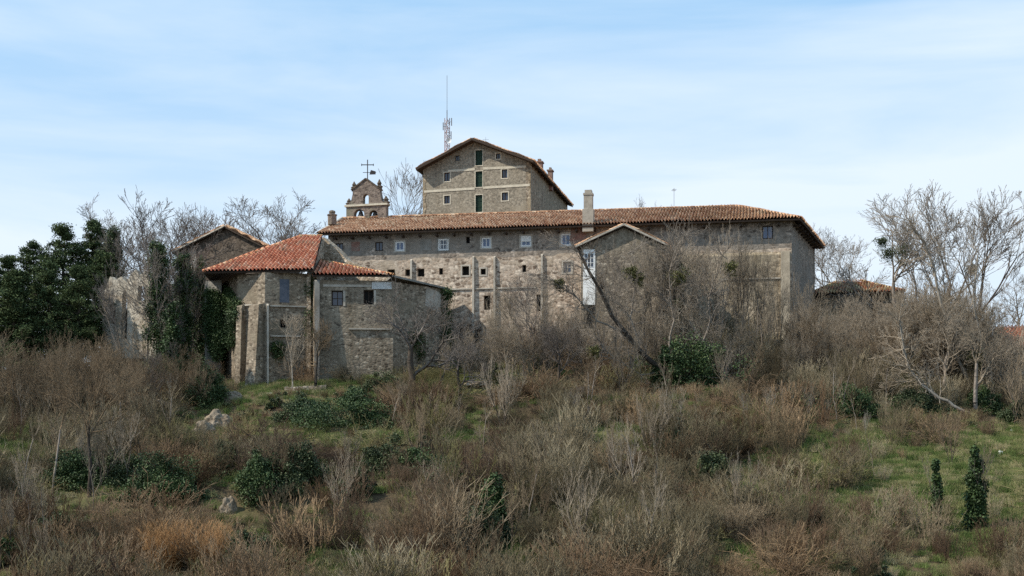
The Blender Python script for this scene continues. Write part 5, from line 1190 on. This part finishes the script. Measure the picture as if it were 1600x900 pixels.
def scatter(name, coll, pts, label, cat='scrub'):
    """pts: list of (x,y,z,rx,ry,rz,s,idx)"""
    if not pts: return
    a = np.array(pts, np.float32); me = bpy.data.meshes.new(name); me.vertices.add(len(a)); me.vertices.foreach_set('co', a[:, :3].ravel())
    for nm, ty, col in (('rot', 'FLOAT_VECTOR', a[:, 3:6]), ('scl', 'FLOAT_VECTOR', a[:, 6:9])):
        at_ = me.attributes.new(nm, ty, 'POINT'); at_.data.foreach_set('vector', col.ravel())
    ia = me.attributes.new('idx', 'INT', 'POINT'); ia.data.foreach_set('value', a[:, 9].astype(np.int32))
    o = link_mesh(name, me, None); tag(o, label, cat, kind='stuff')
    ng = bpy.data.node_groups.new(name + '_scatter', 'GeometryNodeTree'); ng.interface.new_socket('Geometry', in_out='INPUT', socket_type='NodeSocketGeometry'); ng.interface.new_socket('Geometry', in_out='OUTPUT', socket_type='NodeSocketGeometry')
    n_ = ng.nodes; l_ = ng.links; gi = n_.new('NodeGroupInput'); go = n_.new('NodeGroupOutput'); ci = n_.new('GeometryNodeCollectionInfo'); ci.inputs['Collection'].default_value = coll
    ci.inputs['Separate Children'].default_value = True; ci.inputs['Reset Children'].default_value = True; ip = n_.new('GeometryNodeInstanceOnPoints'); ip.inputs['Pick Instance'].default_value = True
    def att(nm, ty):
        x = n_.new('GeometryNodeInputNamedAttribute'); x.data_type = ty; x.inputs['Name'].default_value = nm; return [s for s in x.outputs if s.enabled and s.name == 'Attribute'][0]
    er = n_.new('FunctionNodeEulerToRotation'); l_.new(att('rot', 'FLOAT_VECTOR'), er.inputs[0]); l_.new(er.outputs[0], ip.inputs['Rotation']); l_.new(att('scl', 'FLOAT_VECTOR'), ip.inputs['Scale']); l_.new(att('idx', 'INT'), ip.inputs['Instance Index'])
    l_.new(gi.outputs[0], ip.inputs['Points']); l_.new(ci.outputs[0], ip.inputs['Instance']); l_.new(ip.outputs[0], go.inputs[0])
    md = o.modifiers.new('scatter', 'NODES'); md.node_group = ng; return o
# zones of the slope, laid out by where they lie on it: (px, py, rx, ry, kind, density, height)
ZONES = [
    (1070, 655, 95, 40, 'sc_brown', .6, .5), (905, 640, 60, 30, 'sc_brown', .8, .6),
    (440, 652, 170, 40, 'sc_brown', .6, .40), (790, 600, 60, 20, 'sc_olive', .7, .5),
    (440, 612, 120, 16, 'bank', .3, .45), (330, 655, 55, 32, 'bank', .35, .4), (200, 585, 60, 26, 'sc_grey', .9, .55),
    (1520, 778, 130, 84, 'meadow', .02, .5), (1300, 768, 190, 66, 'meadow', .17, .75), (1400, 700, 150, 22, 'meadow', .2, .6), (1560, 690, 60, 30, 'meadow', .25, .6), (530, 905, 48, 42, 'meadow', .06, .5),
    (60, 680, 110, 34, 'bank', .55, .6), (210, 668, 80, 20, 'bank', .6, .6), (560, 688, 60, 12, 'bank', .3, .5), (330, 690, 60, 14, 'bank', .3, .5), (690, 690, 60, 8, 'bank', .3, .4), (720, 550, 60, 14, 'bank', .3, .4),
    (90, 745, 130, 50, 'sc_grey', 1, .8), (130, 790, 160, 25, 'sc_dark', 1, .8), (300, 640, 120, 40, 'sc_brown', .8, .8), (120, 620, 160, 50, 'sc_brown', 1, 1.0),
    (450, 745, 130, 50, 'sc_dark', .9, .8), (640, 720, 60, 30, 'sc_dark', 1, .8), (450, 842, 110, 26, 'sc_dark', 1, .7),
    (770, 660, 90, 22, 'sc_dark', 1, .6), (760, 810, 60, 50, 'sc_dark', 1, .9), (100, 850, 220, 60, 'sc_brown', 1, .9),
    (900, 740, 110, 90, 'sc_grey', 1.1, 1.15), (1050, 700, 110, 70, 'sc_grey', 1.1, 1.1), (720, 730, 150, 90, 'sc_red', 1, .9), (650, 840, 150, 60, 'sc_red', 1, 1.0), (900, 620, 160, 50, 'sc_brown', 1, .9),
    (700, 600, 120, 50, 'sc_olive', .8, .7), (1400, 610, 240, 50, 'sc_grey', 1, 1.0), (1350, 690, 200, 16, 'sc_brown', 1, .7), (1300, 560, 300, 40, 'sc_grey', 1, 1.1), (950, 870, 180, 60, 'sc_grey', 1, 1.0), (1350, 850, 330, 60, 'sc_red', 1.15, 1.0)]
def zone(px, py):
    for z in ZONES:
        dx = (px - z[0]) / z[2]; dy = (py - z[1]) / z[3]; wv = .28 * noise.noise(Vector((px * .02, py * .03, 1)))
        if dx * dx + dy * dy < 1 + wv * 2: return z[4], z[5], z[6]
    return ('sc_brown' if noise.noise(Vector((px * .01, py * .015, 9))) > -.1 else 'sc_grey'), 1, .9
tv_ = []
for (x, y, z) in gv:
    k_ = 0.0
    if 55 < y < 135 and abs(x) < 70:
        q = px_of(x, y, z); zk = zone(*q)[0]; k_ = {'meadow': 1.0, 'bank': .45}.get(zk, 0) * min(1, max(0, .75 + 1.4 * noise.noise(Vector((x * .3, y * .3, 8)))))
    tv_.append(k_)
ta_ = hill.data.attributes.new('turf', 'FLOAT', 'POINT'); ta_.data.foreach_set('value', np.array(tv_, np.float32))
foot = [[(WA.x, WA.y), (WB.x, WB.y), (WC.x, WC.y), (WD.x, WD.y)], [tuple(q) for q in Q] + [(-5, 125), (-29, 125), tuple(g2(320, 115))], [(ax0.x, ax0.y - .3), (ax1.x, ax1.y - .3), (ax1.x + 1, 124), (ax0.x, 124)], [(ra_.x, ra_.y), (rb_.x, rb_.y), (rb_.x + 2, rb_.y + 8), (ra_.x, ra_.y + 8)],
        [(EA.x, EA.y), (EB.x, EB.y), (EB.x + 2, EB.y + 8), (EA.x + 2, EA.y + 8)]]
CLEAR += [(big.location.x, 102, 2.6), (at(1525, 0, 72).x, 71.5, 1.0), (at(1462, 0, 71.5).x, 71, .8), (at(772, 0, 73).x, 72.5, 1.2), (at(140, 0, 78).x, 77, .9), (at(650, 0, 104).x, 103, 1.2)]
def cleared(x, y):
    for cx, cy, r in CLEAR:
        if abs(x - cx) < r and -3.4 < y - cy < r * .9: return True
    return False
def inside(x, y):
    for P in foot:
        c = False
        for i in range(len(P)):
            (x0, y0), (x1, y1) = P[i], P[i - 1]
            if (y0 > y) != (y1 > y) and x < (x1 - x0) * (y - y0) / (y1 - y0) + x0: c = not c
        if c: return True
    return False
rg = random.Random(99); B = {k: [] for k in ('sc_brown', 'sc_grey', 'sc_red', 'sc_dark', 'sc_olive', 'green', 'grass')}
Y = 58.0
while Y < 126:
    st = .88 + (Y - 60) * .004; hwid = .42 * Y + 9; x = -hwid
    while x < hwid:
        X, YY = x + rg.uniform(-.5, .5) * st, Y + rg.uniform(-.5, .5) * st; x += st
        if inside(X, YY - .8) or inside(X, YY + .6): continue
        if cleared(X, YY) and rg.random() < .74: continue
        z = ground(X, YY); px, py = px_of(X, YY, z); k, dn, hh = zone(px, py)
        m_ = k if k.startswith('sc') else 'sc_red' if rg.random() < .5 else 'sc_grey'
        cl = noise.noise(Vector((X * .22, YY * .22, 6)))
        if rg.random() < dn * (1.0 + 1.2 * cl):
            if rg.random() < .26: m_ = rg.choice(['sc_brown', 'sc_grey', 'sc_olive', 'sc_olive', 'sc_dark'])
            if rg.random() < (.16 if px < 700 and py < 820 else .07) and k.startswith('sc'): B['green'].append((X, YY, z - .1, 0, 0, rg.uniform(0, 6.28), 1, 1, rg.uniform(.6, 1), rg.randint(0, 1)))
            s = hh * (rg.uniform(.35, .85) if rg.random() < .86 else rg.uniform(.95, 1.55)) * (1 + .8 * cl) * (.6 if YY < 71 and px > 1130 else 1); s = min(s, 1.45); w = s * rg.uniform(.85, 1.25)
            if YY > 104: s *= .8; w *= .9
            B[m_].append((X, YY, z, rg.gauss(0, .09), rg.gauss(0, .09), rg.uniform(0, 6.28), w, w, s, rg.randint(0, 2)))
    Y += st
# tufts of grass over the open banks and meadow
Y = 60.0
while Y < 118:
    st = .42; x = -(.42 * Y + 5)
    while x < .42 * Y + 5:
        X, YY = x + rg.uniform(-.3, .3), Y + rg.uniform(-.3, .3); x += st
        z = ground(X, YY); px, py = px_of(X, YY, z)
        if px < -60 or px > 1660: continue
        k, dn, hh = zone(px, py); op = 1 if not k.startswith('sc') else .22
        if rg.random() < op and not inside(X, YY - .3): s = rg.uniform(.6, 1.3); B['grass'].append((X, YY, z - .02, 0, 0, rg.uniform(0, 6.28), s, s, s * rg.uniform(.7, 1.2), rg.randint(0, 2)))
    Y += st
for k, (nm, lab) in {'sc_brown': ('brown_scrub', 'leafless brown scrub covering the slope below the monastery'), 'sc_grey': ('grey_scrub', 'leafless grey scrub and thin upright shoots over the slope'), 'sc_red': ('reddish_scrub', 'reddish brown thicket along the lower slope'),
                     'sc_dark': ('dark_bramble', 'dark purplish bramble tangle in the hollows of the slope'), 'sc_olive': ('olive_scrub', 'olive tinted scrub under the walls'), 'green': ('green_bramble', 'small green bramble patches among the bare scrub'), 'grass': ('grass', 'rough green and straw coloured grass on the banks and meadow')}.items():
    scatter(nm, SC[k], B[k], lab, 'grass' if k == 'grass' else 'scrub')
